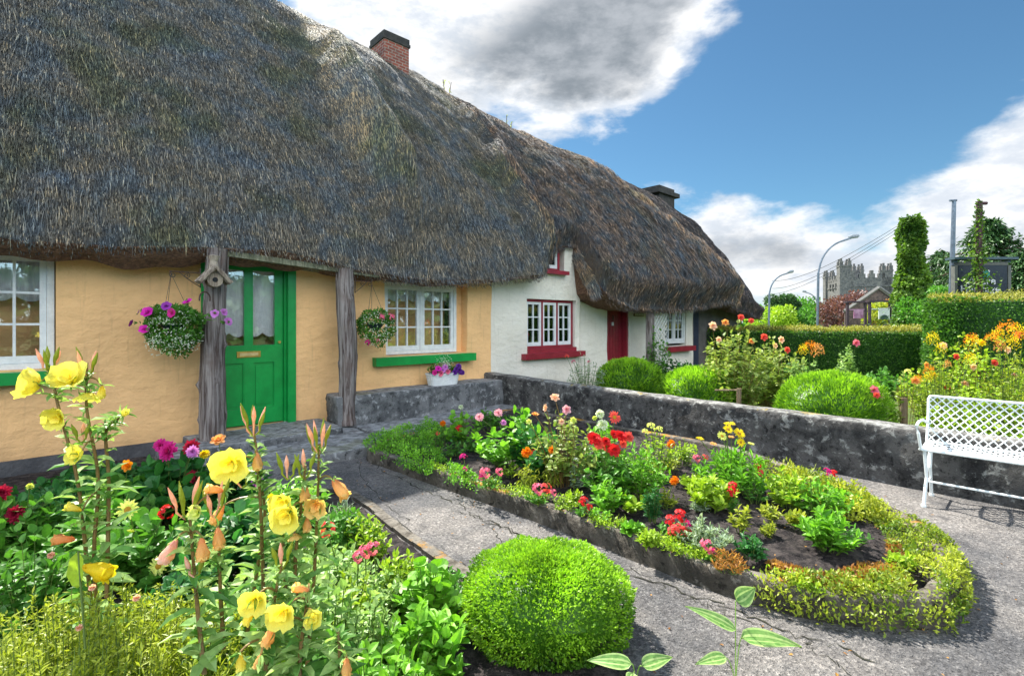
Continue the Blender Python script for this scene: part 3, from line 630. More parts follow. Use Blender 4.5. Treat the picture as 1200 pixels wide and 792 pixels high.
# doorstep and ledge
def rough_block(name, mat, parent, corners, z0, z1, amp=.012, seg=.07, label=None, inset=.02, seed=0, top_tilt=None):
    # corners: 4 world xy, counter-clockwise; front and top faces get a worn outline
    c = np.array(corners, float); a = max(2, int(np.linalg.norm(c[1]-c[0])/seg)); b = max(2, int(np.linalg.norm(c[2]-c[1])/seg)); h = max(3, int((z1-z0)/.04))
    mb = MB(); ctr = c.mean(0)
    per = []
    for i in range(4):
        m_ = a if i % 2 == 0 else b
        for k in range(m_): per.append(c[i] + (c[(i+1) % 4] - c[i])*k/m_)
    per.append(per[0]); per = np.array(per)
    rows = []
    prof = [(z0 + (z1-z0)*k/h*.94, 0) for k in range(h)] + [(z1-.012, .25), (z1-.003, .7), (z1, 1.6)]
    for z, ins in prof:
        q = per + nrm(ctr - per) * inset * ins; rows.append(np.concatenate([q, np.full((len(q), 1), z)], 1))
    V = np.stack(rows, 0)
    def ns(p, s, o): return np.array([mnoise.noise(Vector((x[0]*s+o, x[1]*s, x[2]*s*1.3))) for x in p.reshape(-1, 3)]).reshape(p.shape[:-1])
    d1 = ns(V, 4, seed)*amp*1.6 + ns(V, 15, seed)*amp; dirs = nrm(np.concatenate([per - ctr, np.zeros((len(per), 1))], 1)); V = V + dirs[None]*d1[..., None]; V[1:, :, 2] += ns(V[1:], 3, seed+5)*amp*.8
    V[:, -1] = V[:, 0]
    mb.grid(V, flip=True)
    # top cap as inner grid
    last = V[-1][:-1]; na, nb = a, b
    u = np.linspace(0, 1, na+1)[:, None, None]; w_ = np.linspace(0, 1, nb+1)[None, :, None]
    cc = np.array([last[0], last[na], last[na+nb], last[2*na+nb]])
    T2 = cc[0]*(1-u)*(1-w_) + cc[1]*u*(1-w_) + cc[2]*u*w_ + cc[3]*(1-u)*w_
    bnd = lambda k: last[k % len(last)]
    for i in range(na+1): T2[i, 0] = bnd(i); T2[i, nb] = bnd(2*na+nb-i)
    for j in range(nb+1): T2[na, j] = bnd(na+j); T2[0, j] = bnd(-j)
    T2[1:-1, 1:-1, 2] += ns(T2[1:-1, 1:-1], 3.5, seed)*amp*.7
    mb.grid(T2); return mb.build(name, mat, parent, smooth=True, label=label, origin=None if parent is not None else np.array([*ctr, z0]))
def Lc(pts): return [tuple(L1(t, n, 0)[:2]) for t, n in pts]
ap = rough_block('doorstep', LEDGE, None, Lc([(-1.45, -1.62), (.55, -1.62), (.62, .02), (-1.45, .02)]), -.05, .10, .014, seed=1); tag(ap, 'broad worn concrete apron in front of the green door', 'step')
ap2 = rough_block('doorstep', LEDGE, None, Lc([(.63, -1.55), (3.3, -.80), (3.33, -.02), (.63, -.02)]), -.05, .095, .014, seed=4); tag(ap2, 'low concrete kerb along the foot of the stone ledge', 'step')
ap3 = rough_block('doorstep', LEDGE, None, Lc([(-1.2, -.88), (.34, -.78), (.38, .09), (-1.2, .09)]), .085, .175, .014, seed=2); tag(ap3, 'raised threshold slab directly under the green door', 'step')
lg = rough_block('stone_ledge', LEDGE, None, Lc([(.40, -.46), (3.36, -.46), (3.36, .03), (.46, .03)]), .05, .49, .02, seed=3, inset=.03); tag(lg, 'grey rendered stone ledge below the second window, white planter on top', 'ledge')
# ================================================================ garden wall
def garden_wall():
    mb = MB(); Ln = 8.2; k = 110
    s = np.linspace(-.1, Ln, k); rows = []
    zt = np.interp(s, [0, 1.2, 3, 6, 8.2], [.585, .56, .535, .52, .51])
    prof = [(0, -.02)] + [(0, f) for f in np.linspace(.1, .93, 9)] + [(.012, .975), (.04, 1.0), (.11, 1.012), (.2, 1.0), (.26, .985), (.29, .93)] + [(.30, f) for f in (.6, .3, -.02)]
    for q, f in prof:
        p = WA[None] + WD[None]*s[:, None] + WN[None]*(q-.0); rows.append(np.concatenate([p, (zt*f)[:, None]], 1))
    V = np.stack(rows, 1)
    n1_ = np.array([mnoise.noise(Vector(p)*2.2) for p in V.reshape(-1, 3)]).reshape(V.shape[:2]); n2_ = np.array([mnoise.noise(Vector(p)*9) for p in V.reshape(-1, 3)]).reshape(V.shape[:2])
    V = V + (n1_*.03 + n2_*.014)[..., None]*np.array([-WN[0], -WN[1], .5])
    mb.grid(V); mb.add(V[-1], [[0, 3, 6, 9], [0, 9, 12, 15]]); return mb.build('garden_wall', STONE, None, smooth=True, origin=W(4, 0, 0))
tag(garden_wall(), 'low grey lichen covered garden wall dividing the two front gardens', 'wall')
# ================================================================ raised flower bed
def smooth_loop(pts, n=200):
    p = np.array(pts, float); m = len(p); out = []
    per = n // m
    for i in range(m):
        a, b, c, d = p[i-1], p[i], p[(i+1) % m], p[(i+2) % m]
        for k in range(per):
            u = k/per; out.append(.5*((2*b)+(-a+c)*u+(2*a-5*b+4*c-d)*u*u+(-a+3*b-3*c+d)*u**3))
    return np.array(out)
BED = [G(432,520,.13)[:2], G(478,541,.13)[:2], G(580,574,.13)[:2], G(690,612,.13)[:2], G(780,645,.13)[:2], G(870,675,.13)[:2], G(950,694,.13)[:2], G(1040,704,.13)[:2], G(1108,700,.13)[:2], G(1128,668,.13)[:2], G(1108,630,.13)[:2],
       G(1040,590,.13)[:2], W(4.5,-.22,0)[:2], W(3,-.18,0)[:2], W(1.4,-.15,0)[:2], tuple(L1(3.1,-.95,0)[:2]), tuple(L1(1.4,-1.35,0)[:2])]
BL = smooth_loop(BED, 17*12)
def kerb_ring(loop, w, h, name, mat, label, cat='kerb'):
    tg = nrm(np.roll(loop, -1, 0) - np.roll(loop, 1, 0)); nn = np.stack([-tg[:, 1], tg[:, 0]], 1)   # inward for ccw
    ctr = loop.mean(0); sg = np.sign(((ctr - loop)*nn).sum()); nn *= sg
    prof = [(-.01, -.03), (0, .03), (0, h*.5), (.005, h*.85), (.02, h), (w*.5, h*1.02), (w-.015, h), (w, h*.85), (w, 0)]
    rows = [np.concatenate([loop + nn*q, np.full((len(loop), 1), z)], 1) for q, z in prof]; V = np.stack(rows, 1); V = np.concatenate([V, V[:1]], 0)
    ns_ = np.array([mnoise.noise(Vector(p)*5) + .5*mnoise.noise(Vector(p)*17) for p in V.reshape(-1, 3)]).reshape(V.shape[:2])
    N3 = np.concatenate([nn, np.zeros((len(nn), 1))], 1); N3 = np.concatenate([N3, N3[:1]], 0)
    V = V + ns_[..., None]*.014*N3[:, None] + ns_[..., None]*np.array([0, 0, .007]); mb = MB(); mb.grid(V)
    return tag(mb.build(name, mat, None, smooth=True, origin=(*ctr, 0)), label, cat)
kerb_ring(BL, .11, .13, 'bed_kerb', KERB, 'mossy curved concrete kerb round the raised central flower bed')
def soil_fill(name, loop, z, rise, inset, res=.045, parent=None):
    from mathutils.geometry import delaunay_2d_cdt
    ctr = loop.mean(0); tgs = nrm(np.roll(loop, -1, 0) - np.roll(loop, 1, 0)); nn = np.stack([-tgs[:, 1], tgs[:, 0]], 1); nn *= np.sign(((ctr-loop)*nn).sum()); lp = loop + nn*inset
    lo, hi = lp.min(0), lp.max(0); xs = np.arange(lo[0], hi[0], res); ys = np.arange(lo[1], hi[1], res); X, Y = np.meshgrid(xs, ys); pts = np.stack([X.ravel(), Y.ravel()], 1) + RNG.normal(0, res*.15, (X.size, 2))
    ins = inside(pts, lp); pts = pts[ins]
    d = np.min(np.linalg.norm(pts[:, None] - lp[None, ::3], axis=2), 1); pts = pts[d > res*.6]; d = d[d > res*.6]
    allp = [Vector(p) for p in lp] + [Vector(p) for p in pts]; k = len(lp)
    v2, e2, f2, *_ = delaunay_2d_cdt(allp, [(i, (i+1) % k) for i in range(k)], [list(range(k))], 1, 1e-5)
    P2 = np.array([tuple(v) for v in v2]); dd = np.min(np.linalg.norm(P2[:, None] - lp[None, ::3], axis=2), 1)
    zz = z + rise*np.clip(dd/.35, 0, 1) + np.array([mnoise.noise(Vector((p[0]*7, p[1]*7, 0)))*.018 + mnoise.noise(Vector((p[0]*24, p[1]*24, 3)))*.012 for p in P2])*np.clip(dd/.05, 0, 1)
    mb = MB(); mb.add(np.concatenate([P2, zz[:, None]], 1), np.array([f for f in f2 if len(f) == 3]))
    cl = pts[RNG.choice(len(pts), min(len(pts), 900), replace=False)]
    pebbles(mb, [(p[0], p[1], z + rise*.9 + .004) for p in cl], .006, .018)
    o = mb.build(name, SOIL, None, smooth=False); o['kind'] = 'structure'; return o
def inside(pts, poly):
    x, y = pts[:, 0], pts[:, 1]; r = np.zeros(len(pts), bool); n = len(poly)
    for i in range(n):
        x1, y1 = poly[i]; x2, y2 = poly[(i+1) % n]; c = (y1 > y) != (y2 > y); r ^= c & (x < (x2-x1)*(y-y1)/(y2-y1+1e-12)+x1)
    return r
SZ = .125
soil_fill('bed_soil', BL, .085, .035, .10)
NB = [(-9, 1.1), (-9, -.2), tuple(L1(-7, -.06, 0)[:2]), tuple(L1(-3, -.05, 0)[:2]), tuple(L1(-1.5, -.05, 0)[:2]), tuple(L1(-1.5, -1.6, 0)[:2]), G(395,575)[:2], G(429,598)[:2], G(469,632)[:2], G(520,668)[:2], G(600,715)[:2], G(715,775)[:2], (.75, 1.75), (.75, .6), (-3, .3)]
NBL = np.array(sum([[np.array(a) + (np.array(b)-np.array(a))*k/12 for k in range(12)] for a, b in zip(NB, NB[1:]+NB[:1])], []))
soil_fill('border_soil', NBL, .012, .02, .01, .07)
# mossy edge along the near border
eg = MB(); epts = [G(395,575), G(429,598), G(469,632), G(520,668), G(600,715), G(715,775)]
for a, b in zip(epts[:-1], epts[1:]):
    d_ = nrm(b - a); s_ = np.array([-d_[1], d_[0], 0]); k = 4
    for i in range(k):
        c = a + (b-a)*(i+.5)/k; eg.box(c + s_*(.045 + random.uniform(-.006, .006)) + Z*.01, (np.linalg.norm(b-a)/k*1.01, .07 + random.uniform(-.01, .01), .04 + random.uniform(-.008, .008)), [d_, s_, Z])
tag(eg.build('bed_kerb', KERB, None, origin=G(469,632)), 'low mossy edging strip of the near border along the path', 'kerb')

# ================================================================ leaf and petal materials
LM = {
 'mid': leafmat('leaf_mid_green', (0.025, 0.094, 0.015), (0.145, 0.392, 0.043)),
 'deep': leafmat('leaf_deep_green', (0.010, 0.062, 0.020), (0.065, 0.275, 0.051)),
 'lime': leafmat('leaf_lime', (0.075, 0.188, 0.010), (0.478, 0.667, 0.043)),
 'bright': leafmat('leaf_bright', (0.044, 0.175, 0.013), (0.275, 0.609, 0.043)),
 'yellowgreen': leafmat('leaf_yellowgreen', (.10, .18, .015), (.52, .55, .05)),
 'silver': leafmat('leaf_silver', (0.088, 0.163, 0.100), (0.493, 0.609, 0.435)),
 'varieg': leafmat('leaf_variegated', (.06, .22, .03), (.46, .62, .22)),
 'box': leafmat('leaf_box', (0.044, 0.150, 0.010), (0.348, 0.609, 0.032)),
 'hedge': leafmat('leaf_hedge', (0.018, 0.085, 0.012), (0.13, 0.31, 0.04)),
 'hedge_lit_top': leafmat('leaf_hedge_lit_top', (0.125, 0.150, 0.025), (0.522, 0.493, 0.102)),  # sunlight on the hedge tops, painted as a yellower, paler leaf colour
 'conifer': leafmat('leaf_conifer', (.014, .05, .018), (.085, .19, .045), .15),
 'ivy': leafmat('leaf_ivy', (.03, .09, .012), (.19, .33, .035)),
 'rust': leafmat('leaf_rust', (0.200, 0.075, 0.019), (0.609, 0.319, 0.072)),
 'rose': leafmat('leaf_rose', (.06, .16, .02), (.44, .52, .12)),
 'sedum': leafmat('leaf_sedum', (.08, .17, .012), (.44, .50, .05)),
 'purple': leafmat('leaf_purple', (.07, .03, .03), (.20, .085, .08)),
 'stem': leafmat('stem_green', (.05, .10, .02), (.18, .26, .06), .1),
 'redstem': leafmat('stem_reddish', (.14, .06, .02), (.28, .20, .06), .1),
 'twig': leafmat('twig_brown', (.05, .03, .02), (.14, .09, .06), .0),
}
PC = {'apricot': ((.90, .62, .20), (.82, .36, .14)), 'primrose': ((.92, .84, .16), (.84, .60, .03)), 'yellow': ((.86, .70, .02), (.72, .50, .01)), 'lemon': ((.80, .84, .28), (.60, .62, .08)), 'peach': ((.86, .46, .16), (.72, .24, .06)), 'orange': ((.88, .33, .01), (.70, .16, .01)), 'red': ((.72, .025, .03), (.42, .01, .015)),
 'coral': ((.80, .12, .10), (.6, .05, .05)), 'pink': ((.82, .22, .36), (.62, .08, .18)), 'magenta': ((.72, .03, .34), (.45, .01, .17)), 'palepink': ((.86, .48, .62), (.7, .28, .42)), 'darkred': ((.40, .01, .05), (.2, .005, .03)),
 'white': ((.84, .86, .84), (.62, .68, .58)), 'purple': ((.42, .06, .52), (.22, .02, .32)), 'violet': ((.16, .03, .38), (.08, .01, .2)), 'mauve': ((.68, .26, .74), (.5, .14, .55)), 'blush': ((.88, .62, .50), (.75, .35, .28)), 'brightmagenta': ((.80, .03, .55), (.5, .01, .35))}
PMAT = {k: petalmat(k, *v) for k, v in PC.items()}
CENT = pm('flower_centre', (.55, .32, .02), (.3, .13, .01), 50, .9)
FM = {}
def frame_of(nv):
    nv = nrm(np.asarray(nv, float)); r = np.array([1., 0, 0]) if abs(nv[0]) < .8 else np.array([0, 1., 0]); a = nrm(np.cross(nv, r)); return a, np.cross(nv, a), nv
def flower_mb(kind, face):
    # unit-size head (diameter about 1) facing direction face
    a, b, c = frame_of(face); mb = MB()
    def ring(n, r0, Ln, Wd, lift, kind_='round', ph=0, z=0, tint=None, jit=.12, mi=0):
        th = np.arange(n)/n*2*math.pi + ph + RNG.normal(0, jit*.5, n); rad = np.cos(th)[:, None]*a + np.sin(th)[:, None]*b
        A = rad*math.cos(lift) + c*math.sin(lift) + RNG.normal(0, jit*.5, (n, 3)); leaves(mb, rad*r0 + c*z, A, Ln*RNG.uniform(.85, 1.1, n), Wd, up=np.tile(c, (n, 1)), kind=kind_, roll=.08, tint=(RNG.uniform(.5, 1, n) if tint is None else tint), mi=mi)
    if kind == 'dahlia':
        for i, (n, lf, l_) in enumerate([(13, .05, .50), (13, .35, .45), (11, .7, .38), (9, 1.05, .28), (6, 1.35, .2)]): ring(n, .03, l_, .20, lf, ph=i*.3, z=.02*i)
    elif kind == 'daisy':
        ring(14, .08, .42, .13, .12, 'round'); ring(12, .08, .38, .12, .3, 'round', ph=.2)
        th = np.arange(9)/9*2*math.pi; V = np.concatenate([(np.cos(th)[:, None]*a + np.sin(th)[:, None]*b)*.15 + c*.05, [c*.12]]); mb.add(V, [[i, (i+1) % 9, 9] for i in range(9)], .5, 1)
    elif kind == 'ball':
        d_ = nrm(rdir(75) + c*.35); leaves(mb, d_*.10, d_ + RNG.normal(0, .25, (75, 3)), .40, .22, kind='round', tint=RNG.uniform(.3, 1, 75))
    elif kind == 'cluster':
        d_ = rdir(17); d_ = nrm(d_ + c*.8)
        for q in d_:
            a2, b2, c2 = frame_of(q + RNG.normal(0, .2, 3)); th = np.arange(5)/5*2*math.pi + RNG.random()*6; rad = np.cos(th)[:, None]*a2 + np.sin(th)[:, None]*b2
            leaves(mb, np.tile(q*.38, (5, 1)), rad + c2*.25, .155, .14, up=np.tile(c2, (5, 1)), kind='rhomb', tint=RNG.uniform(.35, 1), roll=.05)
    elif kind == 'petunia':
        ring(6, .04, .48, .50, .35, 'round', jit=.05); ring(5, .02, .22, .2, 1.0, 'round', tint=.1)
    elif kind == 'rose':
        for i, (n, lf, l_) in enumerate([(6, .25, .46), (6, .7, .40), (5, 1.1, .32), (4, 1.4, .24)]): ring(n, .05, l_, .34, lf, ph=i*.5)
    elif kind == 'evening':       # broad four petalled cup with ruffled edge
        n_u, n_v = 25, 7; u = np.linspace(0, 2*math.pi, n_u); v = np.linspace(0, 1, n_v); U, V_ = np.meshgrid(u, v, indexing='ij')
        notch = 1 - .16*np.abs(np.cos(2*U))**6*V_; rad = .5*np.power(V_, .62)*notch*(1+.05*np.sin(9*U+2)*V_); hgt = .50*V_**1.5 - .22*np.clip(V_-.72, 0, 1)*2 + .05*np.sin(8*U)*V_**2 + .035*np.sin(13*U+1)*V_**3
        G_ = (rad*np.cos(U))[..., None]*a + (rad*np.sin(U))[..., None]*b + hgt[..., None]*c; G_[-1] = G_[0]
        G_ += RNG.normal(0, .017, G_.shape); G_[-1] = G_[0]; mb.grid(G_, np.tile(np.linspace(.45, 1, n_v-1), (n_u-1, 1)).ravel())
        ring(4, .0, .40, .30, 1.0, 'round', ph=.8, tint=.95); d_ = nrm(c + RNG.normal(0, .3, (7, 3))); leaves(mb, np.zeros((7, 3)), d_, .38, .03, kind='rhomb', tint=.3)
    elif kind == 'wilt':          # closed drooping bloom, spindle of wrapped petals
        n_u, n_v = 15, 10; u = np.linspace(0, 2*math.pi, n_u); v = np.linspace(0, 1, n_v); U, V_ = np.meshgrid(u, v, indexing='ij')
        rr = np.interp(V_, [0, .08, .35, .7, .92, 1], [.05, .10, .17, .24, .17, .05])*(1+.22*np.sin(4*U+6*V_)+.12*np.sin(9*U-4*V_))*(1+RNG.normal(0, .05, U.shape))
        G_ = (rr*np.cos(U))[..., None]*a + (rr*np.sin(U))[..., None]*b + V_[..., None]*c; G_[-1] = G_[0]; mb.grid(G_, np.tile(np.linspace(.0, 1, n_v-1), (n_u-1, 1)).ravel())
        ring(6, .12, .34, .24, 1.0, 'round', z=.66, tint=.9); ring(5, .06, .3, .10, 1.2, 'lance', z=.0, tint=.0)
    elif kind == 'bud':
        mb.tube([0*c, c*.25+a*.01, c*.6, c*.9, c*1.0], [.06, .13, .12, .05, .01], 7, .5)
    elif kind == 'plume':
        n = 170; h = RNG.random(n)*.75; leaves(mb, c*h[:, None] + (rdir(n)*(.46*(1-h*.5))[:, None]*np.array([1, 1, .4])), rdir(n) + c*.6, .11, .06, kind='rhomb', tint=RNG.uniform(.2, 1, n))
    elif kind == 'trumpet':
        ring(5, .03, .4, .3, .8, 'round')
    return mb
def flower_mesh(kind, color, face_key):
    k = (kind, color, face_key)
    if k not in FM:
        fv = {'up': (.05, -.15, 1), 'front': (0, -1, .35), 'frontup': (.1, -.8, .8), 'left': (-.8, -.5, .3), 'down': (.1, -.2, -1), 'right': (.8, -.5, .25), 'side': (.25, -.9, -.1), 'dl': (-.35, -.3, -.9), 'dr': (.5, -.3, -.8), 'droopright': (.9, -.2, -.25)}[face_key]
        o = flower_mb(kind, fv).build('flower', [PMAT[color], CENT], None, smooth=kind in ('evening', 'wilt', 'bud')); FM[k] = o.data; bpy.data.objects.remove(o)
    return FM[k]
def add_flower(parent, pos, kind, color, size, face='frontup', name='flower', label=None):
    o = bpy.data.objects.new(name, flower_mesh(kind, color, face)); scene.collection.objects.link(o); o.parent = parent
    o.location = Vector(tuple(float(x) for x in pos)) - world_loc(parent); s_ = size*random.uniform(.92, 1.08); o.scale = (s_,)*3
    o.rotation_euler = (random.uniform(-.12, .12), random.uniform(-.12, .12), random.uniform(-.3, .3))
    if label: o['label'] = label
    return o
def curve(a, b, bend=None, k=6, sag=0.0):
    a = np.asarray(a, float); b = np.asarray(b, float); u = np.linspace(0, 1, k)[:, None]; m = (a+b)/2 + (np.zeros(3) if bend is None else np.asarray(bend))
    return (1-u)**2*a + 2*u*(1-u)*m + u*u*b
def herb(fm, smb, base, w, h, k, nl, ll, lw, kind='lance', upb=.45, start=.15, dep=None, lean=(0, 0), spread=.35, sr=.003, flat=0.0):
    dep = w if dep is None else dep; base = np.asarray(base, float)
    for _ in range(k):
        r = math.sqrt(random.random()); th = random.random()*6.283; hh = h*(1 - .55*r*r)*random.uniform(.72, 1.0)
        tip = base + np.array([w/2*r*math.cos(th)+lean[0], dep/2*r*math.sin(th)+lean[1], hh]); b0 = base + np.array([w/2*r*math.cos(th)*spread, dep/2*r*math.sin(th)*spread, 0])
        c_ = curve(b0, tip, (0, 0, hh*.12), 5); smb.tube(c_, np.linspace(sr, sr*.5, 5), 4, random.random(), cap=False)
        u = np.sort(RNG.uniform(start, 1.0, nl)); O = np.stack([np.interp(u, np.linspace(0, 1, 5), c_[:, i]) for i in range(3)], 1)
        th2 = np.arange(nl)*2.4 + RNG.random()*6; A = np.stack([np.cos(th2), np.sin(th2), np.full(nl, upb) + RNG.normal(0, .22, nl)], 1)
        A[-1] = [RNG.normal(0, .3), RNG.normal(0, .3), 1]
        A[:, 2] -= flat
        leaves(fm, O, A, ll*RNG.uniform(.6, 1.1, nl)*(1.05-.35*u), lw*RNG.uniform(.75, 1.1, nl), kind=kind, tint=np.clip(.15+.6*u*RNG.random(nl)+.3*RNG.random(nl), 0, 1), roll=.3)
DENS = 1.15
def plant(name, label, base, w, h, leaf='mid', k=14, nl=9, ll=.06, lw=.025, kind='lance', heads=(), cat='plant', group=None, stem='stem', hd=None, dep=None, **kw):
    e = empty(name, base, label, cat, group); fm, smb = MB(), MB(); k = int(k*DENS); herb(fm, smb, base, w, h, k, nl, ll, lw, kind, dep=dep, **kw)
    for hdg in heads:
        pos, fk, col, sz, face = hdg; b0 = np.asarray(base) + RNG.uniform(-.3, .3, 3)*np.array([w/2, (dep or w)/2, 0])
        smb.tube(curve(b0, pos, (0, 0, .06)), [.003]*6, 4, .6, cap=False)
    fm.build('foliage', LM[leaf], e); smb.build('stems', LM[stem], e)
    for pos, fk, col, sz, face in heads: add_flower(e, pos, fk, col, sz, face)
    return e
def HP(px, py, d): return P(px, py, d)
def bedplant(name, label, px, by, ty, wpx, heads=(), z0=SZ, dd=0.0, **kw):
    b = G(px, by, z0); h = max(.06, EYE - (ty-HY)/FOC*b[1] - z0); w = wpx/FOC*b[1]
    hs = [(P(x, y, b[1] - .04 + random.uniform(-.05, .03)), k_, c_, s_*.86, f_) for (x, y, k_, c_, s_, f_) in heads]
    return plant(name, label, b, w, h, heads=hs, **kw)
# ================================================================ shaped shrubs
def shell_bush(name, label, c, rx, ry, rz, n, ll, lw, leafk, cat='shrub', kind='rhomb', group=None, power=2.4, core=.86, upb=.25, trunk=True, nz=.05, rough=.10, fr=None):
    c = np.asarray(c, float); base = c - Z*rz; e = empty(name, base, label, cat, group)
    def rad(d):
        q = np.abs(d/np.array([rx, ry, rz])); r = (q**power).sum(1)**(-1/power)
        w_ = np.array([mnoise.noise(Vector(x)*2.7 + Vector(c)*3) + .5*mnoise.noise(Vector(x)*7 + Vector(c)) + .45*mnoise.noise(Vector(x)*17 + Vector(c)) for x in d]); return r*(1 + rough*w_)
    fm = MB(); d = rdir(n); r = rad(d)*(1 - np.abs(RNG.normal(0, nz, n))); O = c + d*r[:, None]
    k = O[:, 2] > base[2] + .01; O = O[k]; d = d[k]
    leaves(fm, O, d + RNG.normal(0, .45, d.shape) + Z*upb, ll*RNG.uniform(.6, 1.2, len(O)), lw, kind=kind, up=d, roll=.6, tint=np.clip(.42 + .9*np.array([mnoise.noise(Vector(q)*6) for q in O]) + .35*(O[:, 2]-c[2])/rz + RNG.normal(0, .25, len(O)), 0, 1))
    nu, nv = 40, 22; u = np.linspace(0, 2*math.pi, nu); v = np.linspace(.05, math.pi-.05, nv); U, V_ = np.meshgrid(u, v, indexing='ij'); dd = np.stack([np.cos(U)*np.sin(V_), np.sin(U)*np.sin(V_), np.cos(V_)], -1)
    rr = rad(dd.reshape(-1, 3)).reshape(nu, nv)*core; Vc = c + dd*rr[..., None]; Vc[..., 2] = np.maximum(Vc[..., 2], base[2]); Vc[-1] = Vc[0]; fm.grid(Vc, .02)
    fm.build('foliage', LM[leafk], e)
    tm = MB()
    for _ in range(14):
        a_ = random.random()*6.28; p0 = base + np.array([math.cos(a_)*rx*.15, math.sin(a_)*ry*.15, 0]); tm.tube(curve(p0, base + np.array([math.cos(a_)*rx*.8, math.sin(a_)*ry*.8, rz*random.uniform(.25, .8)]), (0, 0, .05)), [.012, .01, .009, .008, .006, .004], 5)
    tm.build('stems', LM['twig'], e); return e
# clipped ball by the path
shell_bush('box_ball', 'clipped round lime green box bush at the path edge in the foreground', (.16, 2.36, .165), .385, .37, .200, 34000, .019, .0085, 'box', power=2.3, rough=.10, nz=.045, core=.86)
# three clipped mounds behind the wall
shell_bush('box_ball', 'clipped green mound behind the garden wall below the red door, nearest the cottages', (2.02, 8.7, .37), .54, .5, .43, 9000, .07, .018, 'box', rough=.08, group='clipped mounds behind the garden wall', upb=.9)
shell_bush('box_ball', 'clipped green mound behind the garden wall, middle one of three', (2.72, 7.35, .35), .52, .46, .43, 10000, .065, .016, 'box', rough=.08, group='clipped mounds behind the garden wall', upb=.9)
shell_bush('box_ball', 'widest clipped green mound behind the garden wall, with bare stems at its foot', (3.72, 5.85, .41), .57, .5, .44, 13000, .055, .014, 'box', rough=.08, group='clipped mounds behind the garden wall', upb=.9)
# ================================================================ plants of the raised bed
b = bedplant
b('dahlia', 'leafy green dahlia with two pale pink blooms at the back of the raised bed', 602, 548, 474, 100, [(562,489,'dahlia','palepink',.10,'frontup'),(584,484,'dahlia','palepink',.11,'frontup'),(590,495,'dahlia','mauve',.07,'front')], leaf='bright', k=26, nl=12, ll=.11, lw=.06, kind='round', cat='flowering plant')
b('dahlia', 'dark green dahlia without open blooms just right of the pale pink one', 628, 558, 490, 70, [], leaf='deep', k=20, nl=11, ll=.11, lw=.055, kind='round')
b('dahlia', 'low green plant with a single white bloom left of the pale pink dahlia', 540, 520, 480, 55, [(540,477,'ball','white',.07,'up')], leaf='bright', k=14, nl=10, ll=.09, lw=.05, kind='round', cat='flowering plant')
b('marigold', 'small plant with an orange bloom near the left tip of the bed', 519, 522, 500, 26, [(519,496,'ball','orange',.085,'up')], leaf='mid', k=8, nl=8, ll=.06, lw=.02, cat='flowering plant')
b('geranium', 'little plant with one red bloom beside the leftmost orange bloom', 540, 524, 505, 24, [(538,502,'cluster','red',.11,'frontup')], leaf='deep', k=8, nl=8, ll=.05, lw=.03, cat='flowering plant')
b('geranium', 'tiny plant with one coral bloom at the left end of the bed', 512, 524, 512, 20, [(513,508,'cluster','coral',.06,'frontup')], leaf='mid', k=6, nl=6, ll=.05, lw=.03, cat='flowering plant')
b('rose_bush', 'tall rose bush with peach and blush buds against the garden wall', 662, 568, 478, 92, [(650,466,'rose','blush',.10,'frontup'),(664,480,'rose','palepink',.10,'front'),(640,478,'rose','blush',.09,'left'),(627,486,'rose','peach',.08,'up'),(672,492,'rose','lemon',.07,'front'),(658,494,'rose','blush',.07,'front'),(620,494,'rose','lemon',.06,'front')], leaf='rose', k=30, nl=12, ll=.085, lw=.045, stem='redstem', cat='rose bush')
b('dahlia', 'dahlia with two round white blooms and one dusky red one', 708, 560, 492, 62, [(703,485,'ball','white',.095,'front'),(706,498,'ball','white',.11,'front'),(720,489,'daisy','coral',.13,'front'),(697,490,'ball','lemon',.05,'up')], leaf='bright', k=20, nl=12, ll=.10, lw=.045, cat='flowering plant')
b('geranium', 'full bush topped with a crowd of red blooms in the middle of the bed', 714, 580, 518, 84, [(696,514,'dahlia','red',.13,'frontup'),(720,509,'dahlia','red',.10,'frontup'),(727,511,'dahlia','red',.12,'frontup'),(736,512,'dahlia','coral',.11,'frontup'),(712,523,'dahlia','coral',.10,'front'),(720,527,'dahlia','red',.12,'front'),(702,520,'dahlia','coral',.10,'front'),(710,517,'dahlia','red',.08,'frontup'),(730,520,'dahlia','coral',.08,'front')], leaf='mid', k=30, nl=13, ll=.09, lw=.04, cat='flowering plant')
b('phlox', 'pale lime budding phlox right of the red blooms', 768, 560, 498, 48, [(763,500,'cluster','lemon',.10,'up'),(773,503,'cluster','lemon',.08,'up'),(756,506,'cluster','lemon',.07,'up')], leaf='lime', k=18, nl=14, ll=.07, lw=.022)
b('aster', 'tall leafy green clump in front of the pale lime phlox', 750, 585, 515, 70, [], leaf='bright', k=34, nl=16, ll=.07, lw=.022, upb=.7)
b('marigold', 'left one of a pair of African marigolds with yellowed leaves, round orange head', 618, 570, 538, 30, [(617,530,'ball','orange',.115,'up')], leaf='yellowgreen', k=9, nl=12, ll=.08, lw=.018, flat=.7, cat='flowering plant')
b('geranium', 'small red bloom tucked behind the left orange marigold head', 629, 560, 538, 22, [(627,531,'cluster','red',.10,'frontup')], leaf='deep', k=6, nl=6, ll=.05, lw=.03, cat='flowering plant')
b('marigold', 'right one of a pair of African marigolds with drooping yellowed leaves', 648, 568, 535, 26, [(648,527,'ball','orange',.10,'up')], leaf='yellowgreen', k=10, nl=13, ll=.08, lw=.018, flat=.8, cat='flowering plant')
b('marigold', 'marigold with a flat orange head below the garden wall', 786, 552, 528, 26, [(786,520,'ball','orange',.10,'up')], leaf='yellowgreen', k=9, nl=10, ll=.06, lw=.018, cat='flowering plant')
